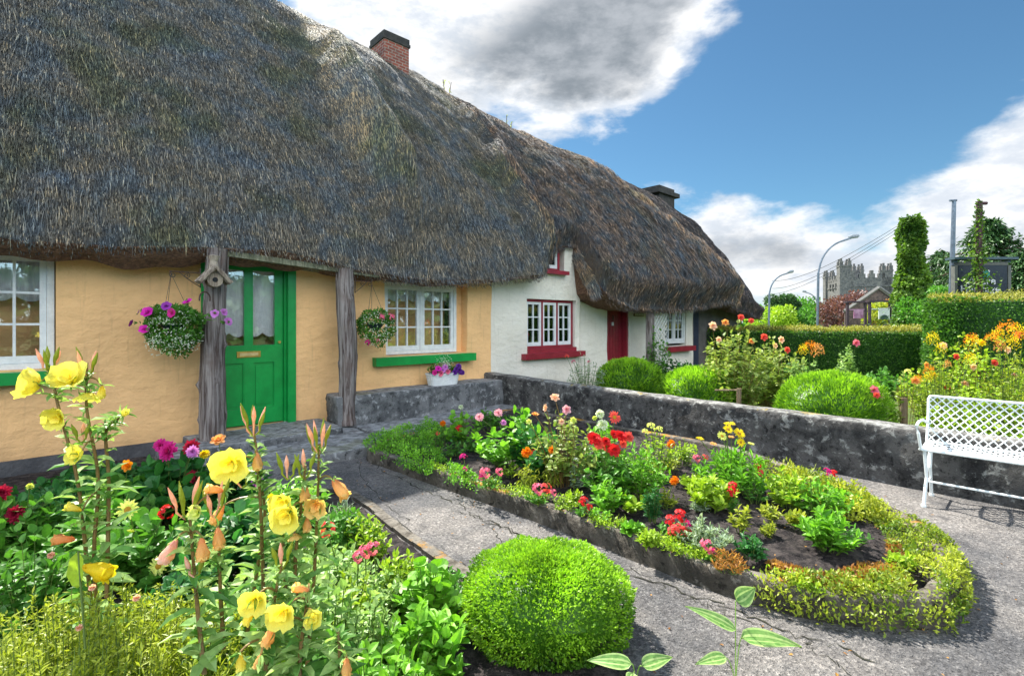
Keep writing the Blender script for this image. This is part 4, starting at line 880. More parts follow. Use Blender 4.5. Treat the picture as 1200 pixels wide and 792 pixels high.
b('marigold', 'small orange marigold on bare soil right of the bed centre', 782, 596, 570, 24, [(790,563,'ball','orange',.085,'up')], leaf='yellowgreen', k=9, nl=9, ll=.06, lw=.018, cat='flowering plant')
b('phlox', 'magenta phlox at the left front edge of the bed', 545, 560, 545, 22, [(543,536,'cluster','magenta',.09,'up'),(545,549,'cluster','magenta',.06,'front')], leaf='mid', k=9, nl=8, ll=.05, lw=.02, cat='flowering plant')
b('phlox', 'deep pink phlox with two flower heads beside the kerb', 572, 572, 556, 42, [(568,554,'cluster','pink',.12,'frontup'),(564,558,'cluster','magenta',.08,'frontup'),(585,553,'cluster','pink',.09,'frontup')], leaf='mid', k=14, nl=8, ll=.05, lw=.02, cat='flowering plant')
b('phlox', 'rose pink phlox in front of the paired marigolds', 634, 590, 575, 40, [(630,573,'cluster','pink',.12,'frontup'),(640,572,'cluster','coral',.10,'frontup'),(648,577,'cluster','pink',.07,'frontup')], leaf='mid', k=14, nl=8, ll=.05, lw=.02, cat='flowering plant')
b('phlox', 'low red phlox at the kerb below the bed centre', 686, 605, 592, 26, [(684,588,'cluster','red',.09,'frontup'),(690,595,'cluster','red',.08,'front')], leaf='mid', k=9, nl=8, ll=.05, lw=.02, cat='flowering plant')
b('phlox', 'largest cluster of crimson blooms near the front kerb', 796, 632, 612, 56, [(786,611,'cluster','red',.11,'frontup'),(797,605,'cluster','red',.12,'frontup'),(806,616,'cluster','magenta',.09,'frontup'),(793,620,'cluster','coral',.11,'front'),(803,624,'cluster','red',.10,'front'),(788,622,'cluster','coral',.08,'front')], leaf='mid', k=16, nl=8, ll=.05, lw=.02, cat='flowering plant')
b('phlox', 'pink phlox spilling over the kerb right of the crimson cluster', 832, 655, 645, 30, [(827,638,'cluster','pink',.09,'frontup'),(834,647,'cluster','magenta',.08,'front')], leaf='mid', k=9, nl=8, ll=.05, lw=.02, cat='flowering plant')
b('phlox', 'two stacked red heads among grey green leaves right of centre', 857, 600, 580, 22, [(859,571,'cluster','red',.10,'frontup'),(856,579,'cluster','red',.09,'front')], leaf='mid', k=8, nl=8, ll=.05, lw=.02, cat='flowering plant')
b('phlox', 'red phlox at the right foot of the yellow daisies', 889, 575, 556, 22, [(888,548,'cluster','red',.10,'frontup'),(892,554,'cluster','coral',.08,'front')], leaf='mid', k=8, nl=8, ll=.05, lw=.02, cat='flowering plant')
b('phlox', 'small pink heads left of the yellow daisies', 820, 560, 542, 26, [(816,537,'cluster','pink',.09,'frontup'),(826,536,'cluster','coral',.07,'frontup')], leaf='mid', k=8, nl=8, ll=.05, lw=.02, cat='flowering plant')
b('phlox', 'farthest red phlox at the right end of the bed', 973, 575, 560, 26, [(969,553,'cluster','magenta',.09,'frontup'),(977,555,'cluster','red',.08,'frontup')], leaf='mid', k=8, nl=8, ll=.05, lw=.02, cat='flowering plant')
b('yellow_daisy', 'tall bright clump of yellow daisies in front of the garden wall', 862, 580, 522, 92, [(855,497,'daisy','yellow',.10,'up'),(853,503,'daisy','yellow',.10,'frontup'),(866,508,'daisy','yellow',.12,'frontup'),(846,511,'daisy','lemon',.09,'frontup'),(820,514,'daisy','yellow',.08,'up'),(868,518,'daisy','yellow',.08,'front'),(857,512,'daisy','peach',.06,'up'),(880,520,'daisy','lemon',.06,'up'),(836,520,'daisy','peach',.06,'up')], leaf='bright', k=38, nl=13, ll=.12, lw=.022, upb=.9, cat='flowering plant')
b('leafy_plant', 'fresh light green leafy plant in front of the yellow daisies', 832, 598, 556, 56, [], leaf='lime', k=22, nl=12, ll=.10, lw=.035, upb=.8)
b('silver_plant', 'silvery grey green clump behind the front kerb', 826, 645, 605, 66, [], leaf='silver', k=40, nl=14, ll=.05, lw=.012, upb=.9)
b('leafy_plant', 'upright blue green plant left of the crimson cluster', 765, 612, 562, 24, [], leaf='deep', k=12, nl=22, ll=.055, lw=.016, upb=.5)
b('leafy_plant', 'light green rosette on the soil in front of the red geranium bush', 712, 600, 565, 46, [], leaf='bright', k=16, nl=10, ll=.09, lw=.04, upb=.7)
b('leafy_plant', 'slim grey green spike with a pale tip left of the red geranium bush', 675, 575, 540, 16, [(675,539,'cluster','white',.06,'up')], leaf='silver', k=7, nl=16, ll=.05, lw=.014)
b('leafy_plant', 'small yellow green tuft by the kerb left of the low red phlox', 663, 598, 578, 36, [], leaf='lime', k=12, nl=9, ll=.05, lw=.018)
b('leafy_plant', 'tiny green seedling by the kerb right of the low red phlox', 704, 612, 596, 26, [], leaf='bright', k=10, nl=8, ll=.05, lw=.022)
b('grass_tuft', 'tiny grassy tuft on the front kerb', 729, 622, 606, 16, [], leaf='lime', k=14, nl=4, ll=.06, lw=.005, kind='blade', upb=1.6)
b('leafy_plant', 'green seedling between the leftmost bare patch and the kerb', 585, 545, 528, 30, [], leaf='mid', k=12, nl=8, ll=.06, lw=.02)
b('leafy_plant', 'small mid green tuft on the dark soil behind the magenta phlox', 533, 535, 518, 36, [], leaf='mid', k=12, nl=9, ll=.06, lw=.025)
b('leafy_plant', 'leggy plant with a yellowing top on bare soil right of the daisies', 905, 612, 588, 26, [], leaf='yellowgreen', k=10, nl=10, ll=.06, lw=.02)
b('leafy_plant', 'yellow feathery tuft on the bare soil at the right', 900, 628, 610, 22, [], leaf='yellowgreen', k=12, nl=14, ll=.04, lw=.012)
b('leafy_plant', 'spreading fresh green plant on the bare soil near the right tip', 972, 645, 598, 66, [], leaf='bright', k=30, nl=12, ll=.09, lw=.03, upb=.6)
b('leafy_plant', 'loose green plant below the wall right of the daisies', 925, 595, 545, 60, [], leaf='lime', k=24, nl=12, ll=.08, lw=.03, upb=.6)
b('leafy_plant', 'bushy green plant in the middle of the right half of the bed', 958, 605, 562, 70, [(950,560,'cluster','lemon',.04,'up')], leaf='bright', k=30, nl=12, ll=.07, lw=.028)
b('leafy_plant', 'narrow yellow green sprig behind the front kerb right of the silver clump', 868, 625, 585, 24, [], leaf='yellowgreen', k=8, nl=12, ll=.06, lw=.02)
b('leafy_plant', 'dark leafed plant at the kerb right of the silver clump', 880, 655, 625, 34, [], leaf='deep', k=14, nl=12, ll=.06, lw=.022)
b('leafy_plant', 'pale feathery clump on the front kerb below the silver clump', 850, 668, 645, 56, [], leaf='rust', k=22, nl=10, ll=.05, lw=.008, upb=1.0)
b('leafy_plant', 'green shrublet behind the rose bush against the wall', 610, 515, 476, 44, [], leaf='deep', k=16, nl=10, ll=.08, lw=.04)
b('leafy_plant', 'lime plant filling the corner below the planter', 575, 505, 478, 50, [], leaf='mid', k=18, nl=10, ll=.09, lw=.04)
b('leafy_plant', 'mixed green growth along the wall right of the pale lime phlox', 800, 545, 515, 44, [], leaf='lime', k=18, nl=10, ll=.06, lw=.025)
# small filler plants between the named ones
fl = [(520,512,24,'bright'),(556,530,26,'mid'),(575,540,30,'bright'),(600,560,24,'lime'),(640,548,30,'deep'),(690,548,34,'mid'),(672,590,22,'lime'),(740,600,26,'lime'),(735,560,34,'bright'),(790,540,32,'mid'),(812,575,26,'lime'),(845,560,34,'bright'),
      (885,590,30,'mid'),(905,570,34,'lime'),(935,620,30,'yellowgreen'),(945,655,34,'lime'),(990,600,40,'bright'),(1010,620,34,'lime'),(1000,640,30,'mid'),(915,650,34,'mid'),(760,640,22,'lime'),(775,625,22,'mid'),(740,625,18,'bright'),(650,560,24,'rose'),(820,600,22,'silver'),(1030,650,34,'yellowgreen'),(1060,670,30,'lime'),(980,670,30,'yellowgreen')]
for i_, (x, y, w_, lf) in enumerate(fl[::2] + fl[1:8:2]):
    near = 'left' if x < 640 else ('middle' if x < 830 else 'right')
    o = bedplant('leafy_plant', 'low green filler plant on the soil in the %s part of the raised bed' % near, x, y, y - w_*.75, w_*1.15, leaf=lf, k=9, nl=9, ll=.05 + .015*(i_ % 3), lw=.018 + .008*(i_ % 3), kind=['lance', 'round'][i_ % 2], group='low filler plants in the %s part of the raised bed' % near)
# ================================================================ ground cover mats
def mat_cover(name, poly, z, n, h, ll, lw, leafk, kind='rhomb', over=None):
    lp = np.array([p[:2] for p in poly]); lo, hi = lp.min(0), lp.max(0); pts = RNG.uniform(lo, hi, (n*3, 2)); pts = pts[inside(pts, lp)][:n]; cl_ = np.array([mnoise.noise(Vector((p[0]*5.5, p[1]*5.5, 11))) for p in pts]); pts = pts[cl_ + RNG.normal(0, .10, len(pts)) > -.12]
    d = np.min(np.linalg.norm(pts[:, None] - smooth_loop(lp, 80)[None], axis=2), 1); hh = h*np.clip(d/.12, .15, 1)*(1 + .5*np.array([mnoise.noise(Vector((p[0]*6, p[1]*6, 0))) for p in pts]))
    zb = np.full(len(pts), z)
    ins = inside(pts, BL); zb = np.where(ins | (not over), zb, .0 + .1*RNG.random(len(pts)))
    O = np.concatenate([pts, (zb + hh*RNG.uniform(.1, 1, len(pts)))[:, None]], 1); mb = MB()
    pn = np.array([mnoise.noise(Vector((p[0]*4, p[1]*4, 7))) for p in pts]); leaves(mb, O, rdir(len(O), .9), ll*RNG.uniform(.6, 1.3, len(O)), lw, kind=kind, tint=np.clip(.45+pn*.9+RNG.normal(0, .22, len(O)), 0, 1), roll=.6)
    o = mb.build(name, LM[leafk], None, origin=(*pts.mean(0), z)); o['kind'] = 'stuff'; return o
g = lambda x, y: G(x, y, .13)
tag(mat_cover('ground_cover', [g(424,518), g(440,534), g(480,549), g(560,575), g(565,560), g(520,538), g(515,520), g(530,505), g(500,497), g(460,505)], .11, 11000, .12, .028, .014, 'bright', 'rhomb'), 'lime creeping plants on the left tip of the raised bed', 'ground cover')
tag(mat_cover('ground_cover', [g(870,682), g(960,703), g(1040,714), g(1120,712), g(1140,690), g(1138,655), g(1105,622), g(1040,592), g(1000,572), g(930,550), g(905,552), g(990,590), g(1030,615), g(1050,650), g(1020,665), g(950,672), g(900,668)], .11, 19000, .09, .026, .012, 'sedum', 'rhomb', over=True), 'yellow green creeping mat spilling over the right tip of the bed', 'ground cover')
tag(mat_cover('ground_cover', [g(900,655), g(960,670), g(1040,655), g(1040,630), g(1060,640), g(1070,680), g(1000,692), g(900,680)], .11, 4500, .08, .028, .014, 'rust', 'rhomb'), 'rusty orange creeping plants on the front kerb of the bed', 'ground cover')
def kerb_strip(a, b, n, leafk, label):
    pts = [BL[int(k) % len(BL)] for k in np.linspace(a, b, 40)]; ctr = BL.mean(0); i_ = RNG.integers(0, 39, n); u = RNG.random((n, 1)); q = np.array(pts)[i_]*(1-u) + np.array(pts)[i_+1]*u; q = q + nrm(ctr - q)*RNG.uniform(-.02, .16, (n, 1))
    cl = np.array([mnoise.noise(Vector((x[0]*5, x[1]*5, 21))) for x in q]) + RNG.normal(0, .08, n); q = q[cl > .06]; mb = MB(); out_ = np.linalg.norm(q - ctr, axis=1); zz = .13 + RNG.uniform(0, .045, len(q))
    leaves(mb, np.concatenate([q, zz[:, None]], 1), rdir(len(q), .7), RNG.uniform(.012, .030, len(q)), .010, kind='rhomb'); o = mb.build('ground_cover', LM[leafk], None, origin=(*q.mean(0), .13)); o['kind'] = 'stuff'; tag(o, label, 'ground cover')
kerb_strip(14, 74, 9000, 'lime', 'patchy small creepers growing over the long front kerb of the bed')
tag(mat_cover('ground_cover', [g(890,548), g(1000,580), g(1040,610), g(1000,612), g(930,575), g(880,560)], .12, 4500, .16, .035, .016, 'yellowgreen', 'rhomb'), 'yellowish low growth along the foot of the garden wall', 'ground cover')
DENS = 1.6
# ================================================================ near border: evening primroses
def primrose(label, stems, blooms, buds, leaf='varieg', nl=26, ll=.10, group='evening primroses in the near border'):
    """stems: lists of 3D points; blooms: (pos, kind, colour, size, face); buds: (pos tuft centre, n, size)"""
    e = empty('evening_primrose', stems[0][0], label, 'flowering plant', group); sm, fm = MB(), MB()
    for st in stems:
        c = np.array(st); k = 14; u = np.linspace(0, 1, k); kn = np.linspace(0, 1, len(c)); cc = np.stack([np.interp(u, kn, c[:, i]) for i in range(3)], 1)
        cc[1:-1] = (cc[:-2] + cc[1:-1]*2 + cc[2:])/4; sm.tube(cc, np.linspace(.0065, .0035, k), 6, .5)
        n = int(1.9*nl*len(c)/3); uu = np.sort(RNG.uniform(.05, .96, n)); O = np.stack([np.interp(uu, u, cc[:, i]) for i in range(3)], 1); th = np.arange(n)*2.4; A = np.stack([np.cos(th), np.sin(th), RNG.normal(.30, .3, n)], 1)
        leaves(fm, O, A, ll*RNG.uniform(.5, 1.15, n)*(1.15-.75*uu), .026*RNG.uniform(.8, 1.3, n)*(1.2-.5*uu), kind='lance', roll=.3)
        n2 = 26; uu = RNG.uniform(.55, 1, n2); O = np.stack([np.interp(uu, u, cc[:, i]) for i in range(3)], 1); leaves(fm, O, rdir(n2, .6), RNG.uniform(.02, .045, n2), .007, kind='lance')
    for p, kd, col, sz, fc in blooms:
        allp = np.concatenate([np.array(s) for s in stems]); fine = np.concatenate([np.stack([np.interp(np.linspace(0, 1, 12), np.linspace(0, 1, len(s)), np.array(s)[:, i]) for i in range(3)], 1) for s in stems])
        j = fine[np.argmin(np.linalg.norm(fine - (np.array(p) + Z*.0), axis=1))]; sm.tube(curve(j, p, (0, 0, .03)), [.003]*6, 5, .7); leaves(fm, np.tile(p, (5, 1)), rdir(5), .035, .007, kind='lance')
    fm.build('foliage', LM[leaf], e); sm.build('stems', LM['redstem'], e)
    for p, kd, col, sz, fc in blooms: add_flower(e, p, kd, {'yellow': 'primrose', 'orange': 'apricot', 'peach': 'apricot'}.get(col, col), sz*(.80 if kd == 'wilt' else .90), fc)
    for p, n, sz in buds:
        for i in range(n):
            a_ = i/n*6.28; q = np.array(p) + np.array([math.cos(a_)*sz*.45, math.sin(a_)*sz*.45, random.uniform(-.3, .3)*sz]); d_ = nrm(np.array([math.cos(a_)*.35, math.sin(a_)*.35, 1]))
            bm_ = MB(); l_ = sz*random.uniform(1.0, 1.5); bm_.tube([np.array(p) - Z*sz*.9, q - Z*sz*.35, q, q + d_*l_*.3, q + d_*l_*.62, q + d_*l_], [.002, .0028, .004, .0068, .0052, .0008], 6, .5); bm_.build('bud', PMAT['blush'] if i % 2 else LM['yellowgreen'], e, smooth=True)
E_, Wl = 'evening', 'wilt'
d = 1.62
primrose('tallest evening primrose at the left edge, in front of the white window', [[P(112,760,d+.1), P(100,640,d), P(92,560,d), P(66,470,d), P(60,430,d)], [P(118,760,d+.05), P(108,650,d), P(118,560,d+.02), P(100,480,d), P(102,425,d)], [P(125,700,d), P(128,560,d+.05), P(122,500,d+.05), P(150,484,d)]],
  [(P(46,452,d),E_,'yellow',.115,'left'),(P(84,447,d-.05),E_,'yellow',.125,'frontup'),(P(104,460,d),E_,'yellow',.075,'down'),(P(120,452,d),Wl,'yellow',.055,'down'),(P(70,488,d-.03),E_,'yellow',.085,'side'),(P(94,533,d-.05),E_,'yellow',.075,'front'),(P(146,486,d),Wl,'yellow',.05,'right'),
   (P(96,598,d-.08),Wl,'yellow',.06,'left')], [(P(58,425,d),5,.035),(P(102,428,d),4,.04),(P(96,510,d),3,.03)], nl=22)
primrose('evening primrose with one large open lemon yellow bloom in front of the green door', [[P(310,760,1.55), P(308,660,1.6), P(305,580,1.6), P(297,498,1.6)], [P(290,740,1.65), P(312,600,1.65), P(300,540,1.6)]],
  [(P(272,540,1.56),E_,'yellow',.125,'side'),(P(301,530,1.58),Wl,'peach',.075,'down'),(P(262,592,1.6),Wl,'peach',.08,'dl')], [(P(297,497,1.6),6,.045),(P(283,560,1.6),2,.035)], nl=26)
primrose('evening primrose with hanging apricot blooms against the path', [[P(360,780,1.5), P(368,680,1.55), P(372,600,1.55), P(374,520,1.55)], [P(350,760,1.5), P(345,660,1.5), P(352,600,1.5), P(358,545,1.5)], [P(338,740,1.5), P(334,680,1.5), P(330,600,1.5)]],
  [(P(332,587,1.48),E_,'yellow',.085,'side'),(P(338,603,1.44),E_,'yellow',.105,'side'),(P(358,566,1.5),Wl,'peach',.075,'down'),(P(371,590,1.48),E_,'orange',.075,'side'),(P(390,562,1.5),Wl,'peach',.085,'dr'),(P(360,605,1.48),Wl,'orange',.06,'down'),(P(345,625,1.48),E_,'peach',.05,'down')], [(P(374,517,1.55),8,.045),(P(337,548,1.5),3,.04),(P(357,548,1.5),3,.04)], nl=28)
primrose('evening primrose with two large drooping apricot blooms over the bare soil', [[P(240,790,1.3), P(232,720,1.35), P(226,650,1.38), P(222,600,1.4)], [P(262,760,1.4), P(258,690,1.42), P(256,620,1.42)]],
  [(P(207,632,1.36),Wl,'blush',.085,'dl'),(P(236,630,1.36),Wl,'orange',.075,'down'),(P(232,600,1.4),E_,'lemon',.05,'front'),(P(255,618,1.4),Wl,'peach',.07,'down'),(P(262,575,1.42),Wl,'peach',.06,'left')], [(P(218,590,1.4),5,.05),(P(252,590,1.42),4,.045),(P(228,665,1.36),2,.03)], nl=22)
primrose('lowest evening primrose with ruffled yellow blooms at the bottom of the border', [[P(310,830,1.22), P(312,770,1.25), P(318,720,1.28), P(330,660,1.3)], [P(350,830,1.2), P(352,760,1.25), P(362,690,1.28)], [P(405,850,1.2), P(400,790,1.22), P(396,740,1.25)]],
  [(P(300,700,1.22),E_,'yellow',.08,'side'),(P(296,712,1.22),Wl,'yellow',.055,'dl'),(P(333,715,1.2),E_,'yellow',.085,'side'),(P(322,732,1.2),Wl,'orange',.06,'dl'),(P(362,692,1.24),Wl,'orange',.055,'left'),(P(368,725,1.22),E_,'yellow',.05,'front'),(P(281,764,1.2),Wl,'yellow',.05,'down'),(P(306,766,1.2),Wl,'orange',.045,'dl'),(P(406,770,1.2),Wl,'peach',.06,'down')], [(P(330,655,1.3),3,.035)], nl=30)
# --- leafy fill of the near border
def nb(name, label, px, Y, ty, wpx, heads=(), **kw):
    x = (px-CX)/FOC*Y; b0 = np.array([x, Y, .03]); h = EYE - (ty-HY)/FOC*Y - .03; w_ = wpx/FOC*Y
    hs = [(P(a, c, Y - .1 + random.uniform(-.06, .04)), k_, cl, s_, f_) for (a, c, k_, cl, s_, f_) in heads]
    return plant(name, label, b0, w_, max(h, .08), heads=hs, **kw)
F = 'flowering plant'
nb('dahlia', 'dahlia with two deep magenta blooms below the ochre wall, left of the timber post', 205, 3.6, 535, 110, [(189,522,'dahlia','magenta',.10,'front'),(198,529,'dahlia','magenta',.14,'front'),(225,524,'dahlia','darkred',.13,'front'),(226,529,'dahlia','mauve',.09,'front')], leaf='deep', k=40, nl=13, ll=.14, lw=.08, kind='round', cat=F)
nb('dahlia', 'dahlia with a small yellow and a peach bloom at the foot of the timber post', 262, 3.7, 530, 90, [(240,532,'ball','yellow',.07,'front'),(256,516,'rose','peach',.10,'frontup'),(225,558,'dahlia','darkred',.09,'front')], leaf='deep', k=34, nl=12, ll=.12, lw=.06, kind='round', cat=F)
nb('dahlia', 'broad leaved dahlia with a small orange bloom below the left window', 150, 3.4, 560, 120, [(150,545,'rose','orange',.09,'front'),(104,585,'dahlia','magenta',.08,'front')], leaf='mid', k=36, nl=12, ll=.15, lw=.085, kind='round', cat=F)
nb('dahlia', 'dahlia with small dark red blooms at the far left edge', 25, 2.9, 575, 110, [(3,577,'dahlia','darkred',.09,'front'),(18,602,'dahlia','darkred',.10,'front'),(35,570,'ball','lemon',.04,'up')], leaf='mid', k=32, nl=12, ll=.10, lw=.05, kind='round', cat=F)
nb('dahlia', 'dahlia with two pale yellow open blooms on the shaded soil', 165, 2.65, 610, 130, [(150,597,'daisy','lemon',.11,'front'),(186,663,'daisy','lemon',.10,'front'),(157,622,'bud','lemon',.05,'front'),(195,600,'cluster','red',.09,'frontup')], leaf='mid', k=34, nl=12, ll=.11, lw=.055, kind='round', cat=F)
nb('phlox', 'green leafy plant with one purple bloom beside the large lemon primrose', 303, 3.3, 575, 80, [(303,562,'cluster','purple',.10,'front')], leaf='mid', k=30, nl=13, ll=.09, lw=.035, cat=F)
nb('leafy_plant', 'dark leafy clump between the magenta dahlia and the path', 345, 3.5, 560, 80, [], leaf='bright', k=28, nl=12, ll=.10, lw=.04)
nb('leafy_plant', 'plain dark green plants filling the middle of the near border', 265, 2.7, 590, 130, [], leaf='deep', k=40, nl=13, ll=.11, lw=.055, kind='round')
nb('leafy_plant', 'dark green growth below the white window sill', 70, 3.5, 575, 120, [], leaf='deep', k=34, nl=13, ll=.11, lw=.05, kind='round')
nb('phlox', 'phlox with a salmon head near the path edge', 385, 2.55, 635, 110, [(383,621,'cluster','coral',.09,'frontup'),(377,619,'cluster','peach',.06,'frontup')], leaf='varieg', k=44, nl=14, ll=.07, lw=.028, cat=F)
nb('phlox', 'phlox with the largest pink head, near the path corner', 432, 2.35, 660, 100, [(428,646,'cluster','pink',.085,'frontup'),(437,642,'cluster','pink',.08,'frontup'),(420,652,'cluster','pink',.06,'frontup')], leaf='varieg', k=40, nl=14, ll=.06, lw=.024, cat=F)
nb('leafy_plant', 'variegated pale green shrub behind the lower primroses', 330, 2.1, 640, 150, [], leaf='varieg', k=60, nl=15, ll=.085, lw=.035)
nb('leafy_plant', 'lime edging plant at the corner of the shaded path', 425, 2.95, 600, 70, [], leaf='lime', k=30, nl=13, ll=.06, lw=.022)
nb('grass_tuft', 'blue green tuft beside the shaded path', 400, 3.3, 582, 40, [], leaf='silver', k=34, nl=4, ll=.10, lw=.007, kind='blade', upb=1.5)
nb('leafy_plant', 'round leaved bright green plant left of the clipped ball, upper one', 503, 2.3, 640, 74, [], leaf='bright', k=22, nl=9, ll=.075, lw=.06, kind='round')
nb('leafy_plant', 'broad bright green plant at the bottom beside the clipped ball, lower one', 492, 1.95, 710, 120, [], leaf='bright', k=34, nl=11, ll=.095, lw=.045, upb=.7)
nb('leafy_plant', 'pale sprawling plant between the pink phlox and the bottom edge', 425, 1.9, 690, 110, [], leaf='varieg', k=40, nl=13, ll=.055, lw=.022)
nb('leafy_plant', 'green foliage under the lowest primrose', 370, 1.65, 720, 130, [], leaf='mid', k=44, nl=13, ll=.08, lw=.03)
nb('leafy_plant', 'dark leaved plant at the lower middle of the border', 290, 1.75, 700, 110, [], leaf='mid', k=36, nl=12, ll=.09, lw=.035)
nb('leafy_plant', 'small green seedling on the bare soil left of the drooping primrose', 158, 1.75, 715, 44, [], leaf='bright', k=9, nl=6, ll=.08, lw=.026)
nb('leafy_plant', 'seedling tuft on the bare soil below the drooping primrose', 238, 1.5, 735, 60, [], leaf='lime', k=16, nl=9, ll=.05, lw=.018)
nb('leafy_plant', 'low dark plants behind the bare soil', 215, 2.3, 650, 110, [], leaf='deep', k=30, nl=11, ll=.09, lw=.045, kind='round')
nb('leafy_plant', 'yellow tipped stem plant right of the purple bloom', 325, 2.9, 585, 40, [(318,584,'rose','yellow',.06,'frontup')], leaf='lime', k=12, nl=12, ll=.05, lw=.018, cat=F)
nb('leafy_plant', 'green mass at the left edge behind the feathery shrub', 40, 2.2, 625, 130, [], leaf='mid', k=36, nl=13, ll=.08, lw=.035)
nb('leafy_plant', 'lime edging plants at the path corner below the large pink phlox head', 470, 2.55, 645, 70, [], leaf='lime', k=30, nl=12, ll=.06, lw=.024)
nb('leafy_plant', 'pale variegated plants at the very bottom left of the clipped ball', 440, 1.62, 745, 150, [], leaf='bright', k=40, nl=12, ll=.07, lw=.03)
nb('leafy_plant', 'mixed leaves at the bottom edge under the lowest primrose blooms', 300, 1.42, 760, 150, [], leaf='lime', k=34, nl=12, ll=.07, lw=.028)
nb('leafy_plant', 'green plants filling the shaded path side of the border', 400, 3.0, 590, 90, [], leaf='mid', k=36, nl=12, ll=.08, lw=.032)
nb('leafy_plant', 'lime leaves between the salmon head and the pink head', 405, 2.15, 665, 90, [], leaf='lime', k=30, nl=12, ll=.06, lw=.026)
nb('leafy_plant', 'dark low leaves along the ochre wall at the far left', 110, 4.3, 560, 150, [], leaf='deep', k=34, nl=12, ll=.13, lw=.06, kind='round')
nb('leafy_plant', 'glossy broad leaves between the left window plants and the tall primrose', 110, 2.9, 590, 130, [], leaf='mid', k=34, nl=12, ll=.12, lw=.06, kind='round')
nb('leafy_plant', 'dense variegated leaves at the foot of the drooping primrose', 255, 1.75, 690, 120, [], leaf='varieg', k=30, nl=13, ll=.08, lw=.032)
nb('leafy_plant', 'dense green leaves at the foot of the hanging apricot primrose', 385, 1.85, 665, 120, [], leaf='varieg', k=34, nl=13, ll=.08, lw=.03)
nb('leafy_plant', 'green leaves spilling over the border edging just left of the clipped ball', 520, 2.45, 668, 80, [], leaf='mid', k=22, nl=12, ll=.06, lw=.03)
# fallen petals and leaf scraps
lf_ = MB(); n = 420; pts = np.stack([RNG.uniform(-1.6, 3.2, n), RNG.uniform(1.9, 5.4, n)], 1); zz = np.where(inside(pts, BL), .135, .006); leaves(lf_, np.concatenate([pts, zz[:, None]], 1), rdir(n)*np.array([1, 1, .15]), RNG.uniform(.008, .026, n), RNG.uniform(.006, .014, n), kind='lance', roll=.25)
tag(lf_.build('fallen_leaves', LM['rust'], None, origin=(.8, 3.6, 0)), 'dry leaf scraps and petals scattered over path and bed', 'leaf litter', kind='stuff')
# feathery lime shrub at lower left
def feathery(label, c, w_, h, n, leafk):
    e = empty('feathery_shrub', c, label, 'shrub'); fm, sm = MB(), MB()
    for _ in range(n):
        r = math.sqrt(random.random()); th = random.random()*6.28; b0 = np.array(c) + np.array([w_[0]*r*math.cos(th)*.9, w_[1]*r*math.sin(th)*.9, 0]); hh = h*(1-.4*r*r)*random.uniform(.75, 1.1)
        tip = b0 + np.array([random.gauss(0, .03) + w_[0]*.1*math.cos(th), random.gauss(0, .03), hh]); cc = curve(b0, tip, None, 4); sm.tube(cc, [.0012]*4, 3, random.random(), cap=False)
        k = 78; u = RNG.uniform(.2, 1, k); O = np.stack([np.interp(u, np.linspace(0, 1, 4), cc[:, i]) for i in range(3)], 1); leaves(fm, O, rdir(k, .8), RNG.uniform(.012, .030, k), .0065, kind='rhomb', tint=np.clip(u*.7+RNG.normal(.15, .2, k), 0, 1))
    fm.build('foliage', LM[leafk], e); sm.build('stems', LM['stem'], e); return e
fs = feathery('feathery lime green shrub filling the lower left corner', (-1.25, 1.52, .02), (.50, .40), .58, 760, 'sedum')
for (x, y) in [(93, 735), (108, 628+60), (160, 700), (60, 650)]: add_flower(fs, P(x, y, 1.28), 'ball', 'blush', .018, 'front')
yl = empty('evening_primrose', P(100, 700, 1.35), 'broad yellowing leaf and folded yellow bloom low at the left', 'flowering plant'); m_ = MB(); m_.tube(curve(P(100,760,1.35), P(92,645,1.38)), [.003]*6, 5); m_.build('stems', LM['stem'], yl)
m_ = MB(); leaves(m_, [P(92,645,1.38)], [[.02, -.1, -1]], [.10], [.045], up=[[0, -1, .2]], kind='round', tint=[.8], roll=0); m_.build('leaf', LM['lime'], yl)
add_flower(yl, P(98,663,1.36), Wl, 'yellow', .085, 'droopright'); add_flower(yl, P(88,632,1.4), Wl, 'peach', .05, 'left')
# hosta growing up beside the path, at the bottom edge
def hosta(label, base, lvs, group=None):
    e = empty('hosta', base, label, 'plant', group); sm = MB()
    for (tip, ln, wd, ax, up) in lvs: sm.tube(curve(base, tip, (0, 0, .05)), [.0022]*6, 5, .8)
    sm.build('stems', LM['varieg'], e)
    for (tip, ln, wd, ax, up) in lvs:
        ax = nrm(np.array(ax, float)); up = np.array(up, float); s_ = nrm(np.cross(ax, up)); n_ = np.cross(s_, ax); mb = MB(); u = np.linspace(0, 1, 13); v = np.linspace(-1, 1, 11); U, V_ = np.meshgrid(u, v, indexing='ij')
        hw = wd/2*np.sin(math.pi*np.power(U, .62))**.85*(1-.15*U); X = np.asarray(tip) + (U*ln)[..., None]*ax + (hw*V_)[..., None]*s_ + (.10*wd*np.abs(V_) + .02*wd*np.cos(V_*14) - .28*ln*U**2)[..., None]*n_
        vi, ui = np.meshgrid(np.arange(10), np.arange(12)); ti = np.where((vi % 3 == 0), .95, .25) + RNG.normal(0, .1, vi.shape); mb.grid(X, np.clip(ti, 0, 1).ravel()); mb.build('leaf', LM['varieg'], e, smooth=True)
hb = G(862, 800)
hosta('thin stemmed hosta with striped leaves growing at the path edge at the bottom', hb, [(P(868,748,1.9), .25, .085, (1, .05, .03), (0, -.35, 1)), (P(862,704,1.95), .11, .075, (.75, .2, .3), (-.2, -1, .5)), (P(862,738,1.95), .19, .055, (-1, .15, .6), (0, -.5, .8)), (P(850,770,1.85), .12, .05, (-.6, -.2, .1), (0, -.5, 1))])
